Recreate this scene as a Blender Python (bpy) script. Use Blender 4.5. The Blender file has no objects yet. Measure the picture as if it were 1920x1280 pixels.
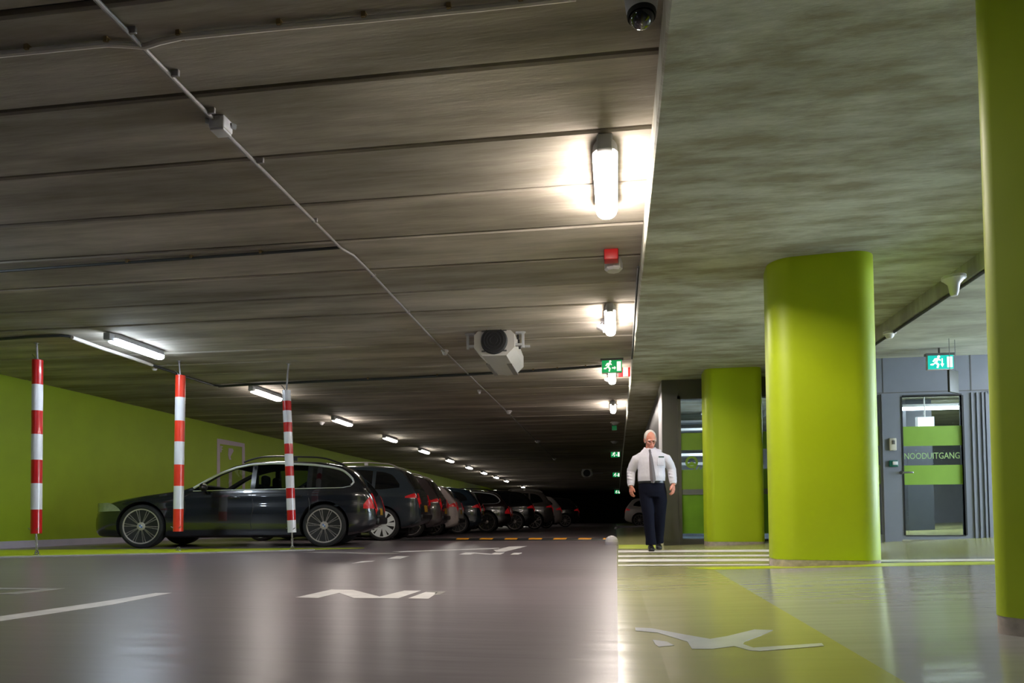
import bpy, bmesh, math, random
from math import sin, cos, pi, radians, sqrt, atan2
from mathutils import Vector, Matrix
from mathutils.geometry import tessellate_polygon
random.seed(7)
S = bpy.context.scene
COL = S.collection

# ------------------------------------------------------------------ camera
F = 1284.0; PPX, PPY = 960.0, 915.0
YAW, PITCH, ROLL = radians(8.6810), radians(2.4530), -0.004
CAM = Vector((0, 0, 0.48))
def basis():
    f = Vector((-sin(YAW)*cos(PITCH), cos(YAW)*cos(PITCH), sin(PITCH)))
    r = Vector((cos(YAW), sin(YAW), 0)); u = r.cross(f)
    return r*cos(ROLL)+u*sin(ROLL), u*cos(ROLL)-r*sin(ROLL), f
for _ in range(40):                                     # aim: the aisle vanishes at (1156, 970)
    r_, u_, f_ = basis(); d_ = Vector((0, 1, 0))
    x_ = PPX+F*d_.dot(r_)/d_.dot(f_); y_ = PPY-F*d_.dot(u_)/d_.dot(f_)
    YAW += (1156-x_)/F*.9; PITCH += (970-y_)/F*.9
RB, UB, FB = basis()
def ray(px, py): return FB+RB*((px-PPX)/F)+UB*((PPY-py)/F)
def onz(px, py, z=0.0):
    d = ray(px, py); return CAM+d*((z-CAM.z)/d.z)
def ony(px, py, y):
    d = ray(px, py); return CAM+d*(y/d.y)
def onx(px, py, x):
    d = ray(px, py); return CAM+d*(x/d.x)
SL = 0.046; X0 = .15                                              # the walkway rises towards the doors
def onfr(px, py, dz=0.0):
    d = ray(px, py); p = CAM+d*(-(CAM.z+SL*X0-dz)/(d.z-SL*d.x))
    return p if p.x > X0 else onz(px, py, dz)
def zfr(x): return max(0.0, SL*(x-X0))
cd = bpy.data.cameras.new('camera'); cam = bpy.data.objects.new('camera', cd); COL.objects.link(cam)
cam.matrix_world = Matrix(((RB.x, UB.x, -FB.x, CAM.x), (RB.y, UB.y, -FB.y, CAM.y), (RB.z, UB.z, -FB.z, CAM.z), (0, 0, 0, 1)))
cd.sensor_width = 36; cd.lens = F*36/1920; cd.shift_x = 0.0; cd.shift_y = (PPY-640)/1920
cd.clip_start = .05; cd.clip_end = 300
S.camera = cam
S.view_settings.view_transform = 'Standard'; S.view_settings.look = 'None'
S.view_settings.exposure = 0.25; S.view_settings.gamma = 1.0; S.view_settings.use_curve_mapping = False
S.cycles.use_denoising = True
S.cycles.max_bounces = 8; S.cycles.diffuse_bounces = 4; S.cycles.glossy_bounces = 4; S.cycles.transparent_max_bounces = 12
S.cycles.sample_clamp_indirect = 4.0
S.cycles.caustics_reflective = False; S.cycles.caustics_refractive = False
w = bpy.data.worlds.new('world'); S.world = w; w.use_nodes = True
w.node_tree.nodes['Background'].inputs[0].default_value = (.72, .87, 1.0, 1); w.node_tree.nodes['Background'].inputs[1].default_value = 24.0

# ------------------------------------------------------------------ materials
def srgb(r, g, b):
    f = lambda c: c/12.92 if c <= .04045 else ((c+.055)/1.055)**2.4
    return (f(r/255), f(g/255), f(b/255), 1)
def mat(name, col, rough=.5, metal=0.0, emit=0.0, noise=0.06, nscale=6.0, coat=0.0, bump=0.0, stretch=(1, 1, 1), ecol=None, spec=.5, rvar=0.0):
    m = bpy.data.materials.new(name); m.use_nodes = True
    nt = m.node_tree; P = nt.nodes['Principled BSDF']
    if len(col) == 3: col = (*col, 1)
    P.inputs['Base Color'].default_value = col; P.inputs['Roughness'].default_value = rough; P.inputs['Metallic'].default_value = metal
    P.inputs['Coat Weight'].default_value = coat; P.inputs['Specular IOR Level'].default_value = spec
    if emit:
        P.inputs['Emission Color'].default_value = ecol or col; P.inputs['Emission Strength'].default_value = emit
    if noise or bump or rvar:
        tc = nt.nodes.new('ShaderNodeTexCoord'); mp = nt.nodes.new('ShaderNodeMapping'); mp.inputs['Scale'].default_value = stretch
        nz = nt.nodes.new('ShaderNodeTexNoise'); nz.inputs['Scale'].default_value = nscale; nz.inputs['Detail'].default_value = 5
        nt.links.new(tc.outputs['Object'], mp.inputs[0]); nt.links.new(mp.outputs[0], nz.inputs[0])
        if noise:
            mr = nt.nodes.new('ShaderNodeMapRange'); mr.inputs[1].default_value = .25; mr.inputs[2].default_value = .75
            mr.inputs[3].default_value = 1-noise; mr.inputs[4].default_value = 1+noise
            mx = nt.nodes.new('ShaderNodeVectorMath'); mx.operation = 'MULTIPLY'; mx.inputs[0].default_value = col[:3]
            nt.links.new(nz.outputs[0], mr.inputs[0]); nt.links.new(mr.outputs[0], mx.inputs[1]); nt.links.new(mx.outputs[0], P.inputs['Base Color'])
        if rvar:
            m2 = nt.nodes.new('ShaderNodeMapRange'); m2.inputs[1].default_value = .3; m2.inputs[2].default_value = .7
            m2.inputs[3].default_value = rough-rvar; m2.inputs[4].default_value = rough+rvar
            nt.links.new(nz.outputs[0], m2.inputs[0]); nt.links.new(m2.outputs[0], P.inputs['Roughness'])
        if bump:
            b = nt.nodes.new('ShaderNodeBump'); b.inputs['Strength'].default_value = bump; b.inputs['Distance'].default_value = .02
            nt.links.new(nz.outputs[0], b.inputs['Height']); nt.links.new(b.outputs[0], P.inputs['Normal'])
    return m
def concrete(name, c1, c2, sx, sy, plank=0.0, rough=.85, y0=0.0):
    """cast concrete: streaks along X, blotches, optional tone per plank"""
    m = bpy.data.materials.new(name); m.use_nodes = True; nt = m.node_tree; N = nt.nodes; L = nt.links.new
    P = N['Principled BSDF']; P.inputs['Roughness'].default_value = rough; P.inputs['Specular IOR Level'].default_value = .25
    tc = N.new('ShaderNodeTexCoord')
    def noise(scale, sc, det=6, rgh=.6):
        mp = N.new('ShaderNodeMapping'); mp.inputs['Scale'].default_value = sc
        nz = N.new('ShaderNodeTexNoise'); nz.inputs['Scale'].default_value = scale; nz.inputs['Detail'].default_value = det; nz.inputs['Roughness'].default_value = rgh
        L(tc.outputs['Object'], mp.inputs[0]); L(mp.outputs[0], nz.inputs[0]); return nz.outputs[0]
    a = noise(1.0, (sx, sy, 1)); b = noise(1.0, (sx*6, sy*7, 1), 4, .7); c = noise(.9, (.5, .9, 1), 3)
    def rng(x, lo, hi, f0=.3, f1=.7):
        mr = N.new('ShaderNodeMapRange'); mr.inputs[1].default_value = f0; mr.inputs[2].default_value = f1; mr.inputs[3].default_value = lo; mr.inputs[4].default_value = hi
        L(x, mr.inputs[0]); return mr.outputs[0]
    mix = N.new('ShaderNodeMix'); mix.data_type = 'RGBA'; mix.inputs['A'].default_value = c1; mix.inputs['B'].default_value = c2
    L(rng(a, 0, 1, .38, .62), mix.inputs['Factor'])
    def mul(v, f):
        mm = N.new('ShaderNodeVectorMath'); mm.operation = 'MULTIPLY'; L(v, mm.inputs[0]); L(f, mm.inputs[1]); return mm.outputs[0]
    v = mul(mix.outputs['Result'], rng(b, .88, 1.1)); v = mul(v, rng(c, .80, 1.16))
    if plank:
        sp = N.new('ShaderNodeSeparateXYZ'); L(tc.outputs['Object'], sp.inputs[0])
        ad = N.new('ShaderNodeMath'); ad.operation = 'ADD'; ad.inputs[1].default_value = -y0; L(sp.outputs[1], ad.inputs[0])
        dv = N.new('ShaderNodeMath'); dv.operation = 'DIVIDE'; dv.inputs[1].default_value = plank; L(ad.outputs[0], dv.inputs[0])
        fl = N.new('ShaderNodeMath'); fl.operation = 'FLOOR'; L(dv.outputs[0], fl.inputs[0])
        wn = N.new('ShaderNodeTexWhiteNoise'); wn.noise_dimensions = '1D'; L(fl.outputs[0], wn.inputs['W'])
        v = mul(v, rng(wn.outputs['Value'], .82, 1.15, 0, 1))
    L(v, P.inputs['Base Color'])
    bp = N.new('ShaderNodeBump'); bp.inputs['Strength'].default_value = .35; bp.inputs['Distance'].default_value = .01
    L(b, bp.inputs['Height']); L(bp.outputs[0], P.inputs['Normal'])
    return m
def floor_mat(name, col, rough, spec):
    """rolled epoxy coating: soft stains, faint ripples across the lane"""
    m = bpy.data.materials.new(name); m.use_nodes = True; nt = m.node_tree; N = nt.nodes; L = nt.links.new
    P = N['Principled BSDF']; P.inputs['Specular IOR Level'].default_value = spec
    tc = N.new('ShaderNodeTexCoord')
    def noise(sc, det):
        mp = N.new('ShaderNodeMapping'); mp.inputs['Scale'].default_value = sc
        nz = N.new('ShaderNodeTexNoise'); nz.inputs['Scale'].default_value = 1.0; nz.inputs['Detail'].default_value = det
        L(tc.outputs['Object'], mp.inputs[0]); L(mp.outputs[0], nz.inputs[0]); return nz.outputs[0]
    def rng(x, lo, hi):
        mr = N.new('ShaderNodeMapRange'); mr.inputs[1].default_value = .3; mr.inputs[2].default_value = .7; mr.inputs[3].default_value = lo; mr.inputs[4].default_value = hi
        L(x, mr.inputs[0]); return mr.outputs[0]
    a = noise((.5, .9, 1), 1)
    v = N.new('ShaderNodeVectorMath'); v.operation = 'MULTIPLY'; v.inputs[0].default_value = col[:3]; L(rng(a, .90, 1.08), v.inputs[1]); L(v.outputs[0], P.inputs['Base Color'])
    P.inputs['Roughness'].default_value = rough
    b = N.new('ShaderNodeBump'); b.inputs['Strength'].default_value = .35; b.inputs['Distance'].default_value = .012; L(noise((1.1, 6.5, 1), 2), b.inputs['Height']); L(b.outputs[0], P.inputs['Normal'])
    return m
def glass(name, tint, opac, rough=.02, base=(.01, .012, .015)):
    """pane: part clear, part dark body, with a mirror-like face"""
    m = bpy.data.materials.new(name); m.use_nodes = True; nt = m.node_tree; N = nt.nodes; L = nt.links.new
    P = N['Principled BSDF']; P.inputs['Base Color'].default_value = (*base, 1); P.inputs['Roughness'].default_value = rough
    tr = N.new('ShaderNodeBsdfTransparent'); tr.inputs[0].default_value = (*tint, 1)
    lw = N.new('ShaderNodeLayerWeight'); lw.inputs['Blend'].default_value = .5
    pw = N.new('ShaderNodeMath'); pw.operation = 'POWER'; pw.inputs[1].default_value = 5.0; L(lw.outputs['Facing'], pw.inputs[0])
    mr = N.new('ShaderNodeMapRange'); mr.inputs[3].default_value = max(opac, .04); mr.inputs[4].default_value = 1.0; L(pw.outputs[0], mr.inputs[0])
    mx = N.new('ShaderNodeMixShader'); L(mr.outputs[0], mx.inputs[0]); L(tr.outputs[0], mx.inputs[1]); L(P.outputs[0], mx.inputs[2])
    L(mx.outputs[0], N['Material Output'].inputs[0]); return m

M = {}
M['ceil'] = concrete('ceiling_concrete', srgb(188, 180, 169), srgb(144, 137, 125), .35, 2.6, plank=.712, y0=3.582)
M['joint'] = mat('joint_shadow_gap', (.05, .045, .04), .9)
M['soffit'] = concrete('soffit_concrete', srgb(188, 190, 180), srgb(150, 146, 128), 1.6, 6.0)
M['rceil'] = concrete('lobby_ceiling_concrete', srgb(180, 180, 172), srgb(150, 148, 140), .8, 2.5)
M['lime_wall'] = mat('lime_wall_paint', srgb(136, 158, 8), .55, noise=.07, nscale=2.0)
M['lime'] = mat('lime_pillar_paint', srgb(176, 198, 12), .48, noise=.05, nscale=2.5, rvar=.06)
M['lime_floor'] = mat('lime_floor_paint', srgb(190, 208, 30), .35, noise=.12, nscale=3)
M['white_paint'] = mat('white_floor_paint', srgb(236, 232, 230), .4, noise=.14, nscale=9)
M['walk_white'] = mat('walkway_white_paint', srgb(206, 211, 212), .2, noise=.14, nscale=5, spec=.9)
M['worn_paint'] = mat('worn_floor_paint', srgb(172, 168, 164), .4, noise=.2, nscale=16)
M['lilac_paint'] = mat('pale_wall_paint', srgb(176, 160, 170), .5, noise=.05)
M['plinth'] = mat('pillar_plinth', srgb(178, 166, 158), .7, noise=.25, nscale=24)
M['floor'] = floor_mat('parking_floor_coating', srgb(116, 106, 111), .31, .9)
M['walk'] = floor_mat('walkway_green_coating', srgb(164, 164, 108), .22, .9)
M['walkgrey'] = floor_mat('walkway_grey_coating', srgb(164, 166, 164), .15, .9)
M['base_white'] = mat('pale_skirting', srgb(170, 165, 175), .6)
M['grey_frame'] = mat('grey_coated_metal', srgb(112, 115, 126), .4, noise=.04)
M['grey_dark'] = mat('dark_grey_metal', srgb(84, 82, 82), .45, noise=.05)
M['zinc'] = mat('zinc_conduit', srgb(150, 146, 146), .45, metal=.3, noise=.08, nscale=20)
M['cable'] = mat('dark_cable', srgb(52, 54, 54), .6)
M['palecable'] = mat('pale_cable', srgb(206, 200, 192), .6)
M['clip'] = mat('brass_clip', srgb(120, 100, 60), .5)
M['white_plastic'] = mat('white_plastic', srgb(205, 203, 206), .4, noise=.03)
M['lamp_body'] = mat('lamp_housing', srgb(168, 170, 174), .45)
M['red'] = mat('red_band', srgb(190, 22, 26), .28, coat=.4, noise=.05)
M['orange'] = mat('red_orange_band', srgb(232, 62, 40), .35, coat=.2, noise=.05)
M['white'] = mat('white_band', srgb(222, 222, 226), .3, coat=.3, noise=.04)
M['black'] = mat('black_rubber', (.012, .012, .013), .6)
M['yellow'] = mat('yellow_reflector', srgb(232, 160, 30), .45, noise=.1, nscale=30)
M['redbox'] = mat('red_alarm', srgb(190, 30, 32), .4)
M['fan_white'] = mat('fan_casing', srgb(196, 193, 188), .45, noise=.04)
M['fan_grey'] = mat('fan_silencer_band', srgb(130, 126, 122), .6)
M['mesh'] = mat('fan_mesh', (.018, .018, .02), .7)
M['steel'] = mat('steel', srgb(150, 150, 155), .3, metal=.9)
M['dome_glass'] = mat('smoked_dome', (.006, .006, .008), .04, coat=1.0)
M['tube_cool'] = mat('tube_cool', (.9, .97, 1), .4, emit=60, ecol=(.74, .86, 1, 1), noise=0)
M['tube_warm'] = mat('tube_warm', (1, .97, .93), .4, emit=50, ecol=(1, .90, .82, 1), noise=0)
M['tube_right'] = mat('tube_right', (1, .97, .93), .4, emit=95, ecol=(1, .89, .80, 1), noise=0)
M['tube_near'] = mat('tube_near', (1, .97, .93), .4, emit=160, ecol=(1, .89, .79, 1), noise=0)
M['tube_far'] = mat('tube_far', (1, 1, .93), .4, emit=40, ecol=(1, .95, .86, 1), noise=0)
M['lit_face'] = mat('lit_face', (.9, .95, 1), .4, emit=3, ecol=(.9, .95, 1, 1), noise=0)
M['tube_hall'] = mat('tube_hall', (.95, .98, 1), .4, emit=90, ecol=(.88, .95, 1, 1), noise=0)
M['tube_lobby'] = mat('tube_lobby', (.95, .98, 1), .4, emit=30, ecol=(.88, .95, 1, 1), noise=0)
M['exit_green'] = mat('exit_green', srgb(0, 150, 80), .4, emit=.55, ecol=srgb(0, 168, 88), noise=0)
M['exit_teal'] = mat('exit_teal', srgb(0, 165, 150), .4, emit=.7, ecol=srgb(0, 178, 165), noise=0)
M['exit_white'] = mat('exit_white', (.9, .9, .85), .4, emit=.9, ecol=(.95, .95, .88, 1), noise=0)
M['exit_dim'] = mat('exit_dim', srgb(0, 110, 60), .4, emit=.16, ecol=srgb(0, 150, 80), noise=0)
M['pane'] = glass('window_glass', (.82, .88, .88), .12)
M['painted_reflection'] = mat('green_painted_reflection', srgb(112, 160, 40), .35, noise=.12, nscale=5)  # opaque green colour standing for a reflection in the lower glass
M['band'] = mat('green_film', srgb(126, 160, 66), .3, noise=.04)
M['pale_letters'] = mat('pale_green_letters', srgb(150, 182, 120), .4)
M['lobby_wall'] = mat('lobby_wall_paint', srgb(120, 120, 128), .6)
M['lobby_dark'] = mat('lobby_column_dark', srgb(60, 62, 70), .5)
M['lobby_floor'] = mat('lobby_floor', srgb(120, 140, 160), .15)
M['stair_white'] = mat('stair_white', srgb(225, 225, 232), .5)
M['sign_dark'] = mat('sign_dark', srgb(52, 54, 46), .5)
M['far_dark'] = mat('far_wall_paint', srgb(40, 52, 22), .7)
M['chrome'] = mat('chrome', (.80, .82, .84), .3, metal=.55, noise=0)
M['alloy'] = mat('alloy', srgb(190, 182, 178), .35, metal=.35, noise=0)
M['alloy_bright'] = mat('alloy_bright', srgb(240, 246, 246), .35, metal=.05, noise=0)
M['alloy_dark'] = mat('alloy_dark', srgb(150, 140, 135), .35, metal=.4, noise=0)
M['tyre'] = mat('tyre', (.012, .012, .013), .7, noise=.1)
M['disc'] = mat('brake_disc', srgb(130, 125, 122), .4, metal=.8)
M['trim_black'] = mat('black_trim', (.01, .01, .011), .35)
M['cab'] = mat('dark_cabin', (.008, .009, .010), .8)
M['privacy'] = mat('privacy_glass', (.004, .005, .006), .03, coat=.6, noise=0)
M['clear_pane'] = glass('car_glass', (.92, .95, .92), .0)
M['tint_pane'] = glass('tinted_car_glass', (.42, .48, .42), .1)
M['tail'] = mat('tail_lamp', srgb(190, 10, 18), .3, coat=.3, noise=.05, nscale=40, emit=.06, ecol=(1, .02, .03, 1))
M['head'] = mat('head_lamp', srgb(150, 158, 130), .12, coat=1.0, noise=.2, nscale=14)
M['plate'] = mat('plate_yellow', srgb(170, 128, 24), .6)
M['blue'] = mat('emblem_blue', srgb(60, 110, 190), .4)
def paint(name, c, rough=.22): return mat(name, c, rough, metal=.0, coat=1.0, noise=0, spec=.6)
M['p_navy'] = paint('paint_blue_black', srgb(18, 23, 31))
M['p_slate'] = paint('paint_slate', srgb(46, 56, 64))
M['p_brown'] = paint('paint_brown_grey', srgb(64, 56, 58))
M['p_white'] = paint('paint_pale_grey', srgb(190, 178, 176), .35)
M['p_blue'] = paint('paint_dark_blue', srgb(22, 38, 50))
M['p_wine'] = paint('paint_blackish_red', srgb(30, 14, 16))
M['p_grey'] = paint('paint_grey', srgb(92, 84, 80))
M['p_black'] = paint('paint_black', srgb(14, 16, 18))
M['skin'] = mat('skin', srgb(214, 140, 118), .5, noise=.08, nscale=30)
M['hair'] = mat('white_hair', srgb(214, 206, 200), .6, noise=.15, nscale=60)
M['shirt'] = mat('shirt_cotton', srgb(216, 214, 226), .75, noise=.06, nscale=9, bump=1.0, stretch=(1, 1, .6))
M['tie'] = mat('grey_tie', srgb(106, 100, 106), .6)
M['navy_cloth'] = mat('navy_cloth', srgb(14, 17, 32), .9, noise=.15, nscale=20, spec=.15)
M['leather'] = mat('black_leather', (.012, .012, .014), .35)
M['lip'] = mat('lip', srgb(190, 90, 84), .5)
M['eye'] = mat('eye_dark', (.03, .025, .02), .2)
M['badge'] = mat('green_badge', srgb(36, 70, 62), .4)

# ------------------------------------------------------------------ mesh builder
class MB:
    def __init__(s): s.v = []; s.f = []; s.m = []
    def add(s, vs, fs, mi=0):
        o = len(s.v); s.v += [tuple(p) for p in vs]; s.f += [tuple(i+o for i in f) for f in fs]; s.m += [mi]*len(fs); return s
    def box(s, c, d, mi=0, rz=0.0, bev=0.0, rx=0.0):
        R = Matrix.Rotation(rz, 3, 'Z') @ Matrix.Rotation(rx, 3, 'X')
        if bev <= 0:
            vs = [Vector(c)+R @ Vector((sx*d[0]/2, sy*d[1]/2, sz*d[2]/2)) for sx in (-1, 1) for sy in (-1, 1) for sz in (-1, 1)]
            return s.add(vs, [(0, 1, 3, 2), (4, 6, 7, 5), (0, 4, 5, 1), (2, 3, 7, 6), (0, 2, 6, 4), (1, 5, 7, 3)], mi)
        bm = bmesh.new(); bmesh.ops.create_cube(bm, size=1)
        for v in bm.verts: v.co = Vector((v.co.x*d[0], v.co.y*d[1], v.co.z*d[2]))
        bmesh.ops.bevel(bm, geom=bm.edges[:], offset=bev, segments=3, profile=.5, affect='EDGES')
        bm.verts.index_update()
        s.add([Vector(c)+R @ v.co for v in bm.verts], [[v.index for v in f.verts] for f in bm.faces], mi); bm.free(); return s
    def tube(s, pts, r, n=10, mi=0, caps=True, ell=None):
        pts = [Vector(p) for p in pts]; rs = r if isinstance(r, (list, tuple)) else [r]*len(pts)
        t0 = (pts[1]-pts[0]).normalized(); up = Vector((0, 0, 1)) if abs(t0.z) < .9 else Vector((1, 0, 0))
        a = t0.cross(up).normalized(); vs = []; fs = []
        for i, p in enumerate(pts):
            t = (pts[min(i+1, len(pts)-1)]-pts[max(i-1, 0)]).normalized()
            a = (a-t*a.dot(t)).normalized(); b = t.cross(a)
            for k in range(n):
                q = 2*pi*k/n; vs.append(p+(a*cos(q)+b*sin(q))*rs[i])
        for i in range(len(pts)-1):
            for k in range(n): fs.append((i*n+k, i*n+(k+1) % n, (i+1)*n+(k+1) % n, (i+1)*n+k))
        if caps: fs += [tuple(range(n))[::-1], tuple((len(pts)-1)*n+k for k in range(n))]
        return s.add(vs, fs, mi)
    def lathe(s, prof, n=24, mi=0, origin=(0, 0, 0), axis='Z'):
        """prof: (radius, height); closed at the ends when the radius is 0"""
        o = Vector(origin); vs = []; fs = []
        for rr, h in prof:
            for k in range(n):
                q = 2*pi*k/n
                p = {'Z': (rr*cos(q), rr*sin(q), h), 'Y': (rr*cos(q), h, rr*sin(q)), 'X': (h, rr*cos(q), rr*sin(q))}[axis]
                vs.append(o+Vector(p))
        for i in range(len(prof)-1):
            for k in range(n): fs.append((i*n+k, i*n+(k+1) % n, (i+1)*n+(k+1) % n, (i+1)*n+k))
        if prof[0][0] > 1e-6: fs.append(tuple(range(n)))
        if prof[-1][0] > 1e-6: fs.append(tuple((len(prof)-1)*n+k for k in range(n)))
        return s.add(vs, fs, mi)
    def prism(s, poly, fn, t0, t1, mi=0):
        """poly: 2-D outline; fn(a, b, t) -> 3-D point; solid from t0 to t1"""
        n = len(poly); tris = tessellate_polygon([[Vector((p[0], p[1], 0)) for p in poly]])
        vs = [fn(a, b, t0) for a, b in poly]+[fn(a, b, t1) for a, b in poly]
        fs = [tuple(t) for t in tris]+[tuple(i+n for i in t[::-1]) for t in tris]
        fs += [(i, (i+1) % n, n+(i+1) % n, n+i) for i in range(n)]
        return s.add(vs, fs, mi)
    def sphere(s, c, rad, n=16, mi=0, R=None):
        rad = rad if isinstance(rad, (tuple, list)) else (rad,)*3; c = Vector(c); vs = []; fs = []; k2 = n//2
        for i in range(k2+1):
            th = pi*i/k2
            for k in range(n):
                q = 2*pi*k/n; p = Vector((sin(th)*cos(q)*rad[0], sin(th)*sin(q)*rad[1], cos(th)*rad[2]))
                vs.append(c+(R @ p if R else p))
        for i in range(k2):
            for k in range(n): fs.append((i*n+k, i*n+(k+1) % n, (i+1)*n+(k+1) % n, (i+1)*n+k))
        return s.add(vs, fs, mi)
    def grid(s, rows, mi=0, closed=False):
        o = [len(r) for r in rows][0]; vs = [p for r in rows for p in r]; fs = []
        for i in range(len(rows)-1):
            for k in range(o if closed else o-1): fs.append((i*o+k, i*o+(k+1) % o, (i+1)*o+(k+1) % o, (i+1)*o+k))
        return s.add(vs, fs, mi)
    def mesh(s, name, mats, smooth=None):
        me = bpy.data.meshes.new(name); me.from_pydata([tuple(v) for v in s.v], [], s.f)
        for m in (mats if isinstance(mats, (list, tuple)) else [mats]): me.materials.append(m)
        me.polygons.foreach_set('material_index', s.m)
        bm = bmesh.new(); bm.from_mesh(me)
        bmesh.ops.remove_doubles(bm, verts=bm.verts[:], dist=1e-5)
        bmesh.ops.recalc_face_normals(bm, faces=bm.faces[:]); bm.to_mesh(me); bm.free()
        if smooth is not None:
            me.polygons.foreach_set('use_smooth', [True]*len(me.polygons)); me.set_sharp_from_angle(angle=radians(smooth))
        me.update(); return me
    def build(s, name, mats, parent=None, smooth=35, loc=None, rz=0.0):
        o = bpy.data.objects.new(name, s.mesh(name, mats, smooth)); COL.objects.link(o)
        if parent is not None: o.parent = parent
        if loc is not None: o.location = loc
        o.rotation_euler = (0, 0, rz); return o
def tag(o, label, cat, group=None, kind=None):
    o['label'] = label; o['category'] = cat
    if group: o['group'] = group
    if kind: o['kind'] = kind
    return o
def empty(name, loc, label, cat, group=None, rz=0.0):
    o = bpy.data.objects.new(name, None); COL.objects.link(o); o.location = loc; o.rotation_euler = (0, 0, rz); o.empty_display_size = .1
    return tag(o, label, cat, group)
def structure(o, label=None):
    o['kind'] = 'structure'
    if label: o['label'] = label
    return o
def copy_tree(o, parent=None):
    c = o.copy(); COL.objects.link(c); c.parent = parent
    for ch in list(o.children): copy_tree(ch, c)
    return c

# ------------------------------------------------------------------ the setting
ZC, ZS, ZR = 2.94, 2.70, 2.55
YB, YF = -7.0, 74.0
XW = -10.25
f = MB(); f.box(((XW+0)/2-.2, (YB+YF)/2, -.1), (abs(XW)+.4, YF-YB, .2)); structure(f.build('floor', M['floor'], smooth=None))
# walkway floor, two coatings meeting along the slanted line
d1 = onfr(1335, 1066); d2 = onfr(1700, 1280); d3 = d1+(d2-d1)*3.2
def fr3(a, b, t): return Vector((a, b, zfr(a)+t))
g = MB(); g.prism([(0.0, YB), (X0, YB), (X0, YF), (0.0, YF)], fr3, -.2, 0.0, 0); g.prism([(X0, YB), (d3.x, YB), (d3.x, d3.y), (d1.x, d1.y), (1.15, d1.y+.25), (8, d1.y+.25), (8, 17), (8, YF), (X0, YF)], fr3, -.2, 0.0, 0)
structure(g.build('floor_walkway', M['walk'], smooth=None))
g = MB(); g.prism([(d3.x, YB), (8, YB), (8, d1.y+.25), (1.15, d1.y+.25), (d1.x, d1.y), (d3.x, d3.y)], fr3, -.2, 0.0, 0)
structure(g.build('floor_lobby_front', M['walkgrey'], smooth=None))
# ceiling of long planks with open joints
c = MB(); ang = .0145; pw = .712
y = 3.582-15*pw
while y < YF:
    ctr = Vector((0, y+pw/2, 0)); R = Matrix.Rotation(ang, 3, 'Z')
    x0, x1 = XW-.3, .247
    dz = random.uniform(-.003, .003)
    def pl(a, b, z): return Vector((a, y+b+ang*a, ZC+z+dz))
    b0, b1 = .017, pw-.017
    prof = [(b0, .04), (b0, .012), (b0+.012, 0), (b1-.012, 0), (b1, .012), (b1, .04)]
    c.grid([[pl(xx, b, z) for b, z in prof] for xx in (x0, x1)])
    y += pw
structure(c.build('ceiling', M['ceil'], smooth=None))
c = MB(); c.box(((XW+.247)/2-.15, (YB+YF)/2, ZC+.13), (abs(XW)+.6, YF-YB, .18)); structure(c.build('ceiling_slab', M['joint'], smooth=None))
c = MB(); c.prism([(.247, ZC+.22), (.247, ZS+.012), (.259, ZS), (3.05, ZS), (3.05, ZC+.22)], lambda a, b, t: Vector((a, t, b)), YB, YF)
structure(c.build('ceiling_walkway', M['soffit'], smooth=None))
c = MB(); c.box((5.55, (YB+17)/2, ZR+.3), (5.0, 17-YB, .6)); structure(c.build('ceiling_lobby', M['rceil'], smooth=None))
c = MB(); c.box((5.55, (17+YF)/2, ZR+.3), (5.0, YF-17, .6)); structure(c.build('ceiling_back_right', M['soffit'], smooth=None))
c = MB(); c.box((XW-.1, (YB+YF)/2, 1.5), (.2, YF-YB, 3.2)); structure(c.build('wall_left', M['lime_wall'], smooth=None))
c = MB(); c.box((XW+.02, (YB+YF)/2, .06), (.05, YF-YB, .12)); structure(c.build('baseboard_left', M['base_white'], smooth=None))
c = MB(); c.box((-1, YF+.1, 1.5), (20, .2, 3.4)); structure(c.build('wall_back', M['far_dark'], smooth=None))
c = MB(); c.box((-1, YB-.1, 1.5), (20, .2, 3.4)); structure(c.build('wall_front', M['lobby_wall'], smooth=None))
c = MB(); c.box((8.1, (9.0+YF)/2, 1.5), (.2, YF-9.0, 3.4)); c.box((8.1, (YB+5.8)/2, 1.5), (.2, 5.8-YB, 3.4)); c.box((8.1, 1.9, .1), (.2, 12.8, 1.0)); c.box((8.1, 1.9, 2.9), (.2, 12.8, .8)); structure(c.build('wall_right', M['lobby_wall'], smooth=None))
c = MB()
for k in range(6): c.box((8.1, 5.8+3.2*k/5, 1.55), (.1, .08, 1.9))
structure(c.build('trim_4', M['grey_frame'], smooth=None))

# ------------------------------------------------------------------ floor paint
def paint_poly(name, pts, mname, right=False, z=.0015, label=None):
    """flat paint on the floor; pts are corners on the ground"""
    m = MB(); P = [((onfr if right else onz)(*p)) for p in pts]
    m.prism([(p.x, p.y) for p in P], lambda a, b, t: Vector((a, b, (zfr(a) if right else 0)+t)), .0005, z)
    o = m.build(name, M[mname], smooth=None); o['kind'] = 'structure'
    if label: o['label'] = label
    return o
def cr(pts, s, ox, oy): return [(ox+x/s, oy+y/s) for x, y in pts]
L6 = lambda p: cr(p, 6, 540, 1010)
paint_poly('floor_marking_letter', L6([(85, 660), (490, 570), (735, 575), (1030, 650), (1310, 583), (1495, 583), (1240, 668), (740, 668), (575, 607), (335, 665)]), 'white_paint', label='large white painted zigzag letter on the driving lane')
paint_poly('floor_marking_stroke', L6([(1350, 670), (1555, 596), (1690, 602), (1640, 634), (1580, 674)]), 'white_paint', label='white painted stroke beside the large zigzag letter')
paint_poly('floor_marking_worn_stroke', L6([(1562, 592), (1780, 590), (1700, 630), (1645, 634), (1660, 604), (1560, 600)]), 'worn_paint', label='worn grey tip of the painted stroke')
L48 = lambda p: cr(p, 4.8, 600, 1000)
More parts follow.
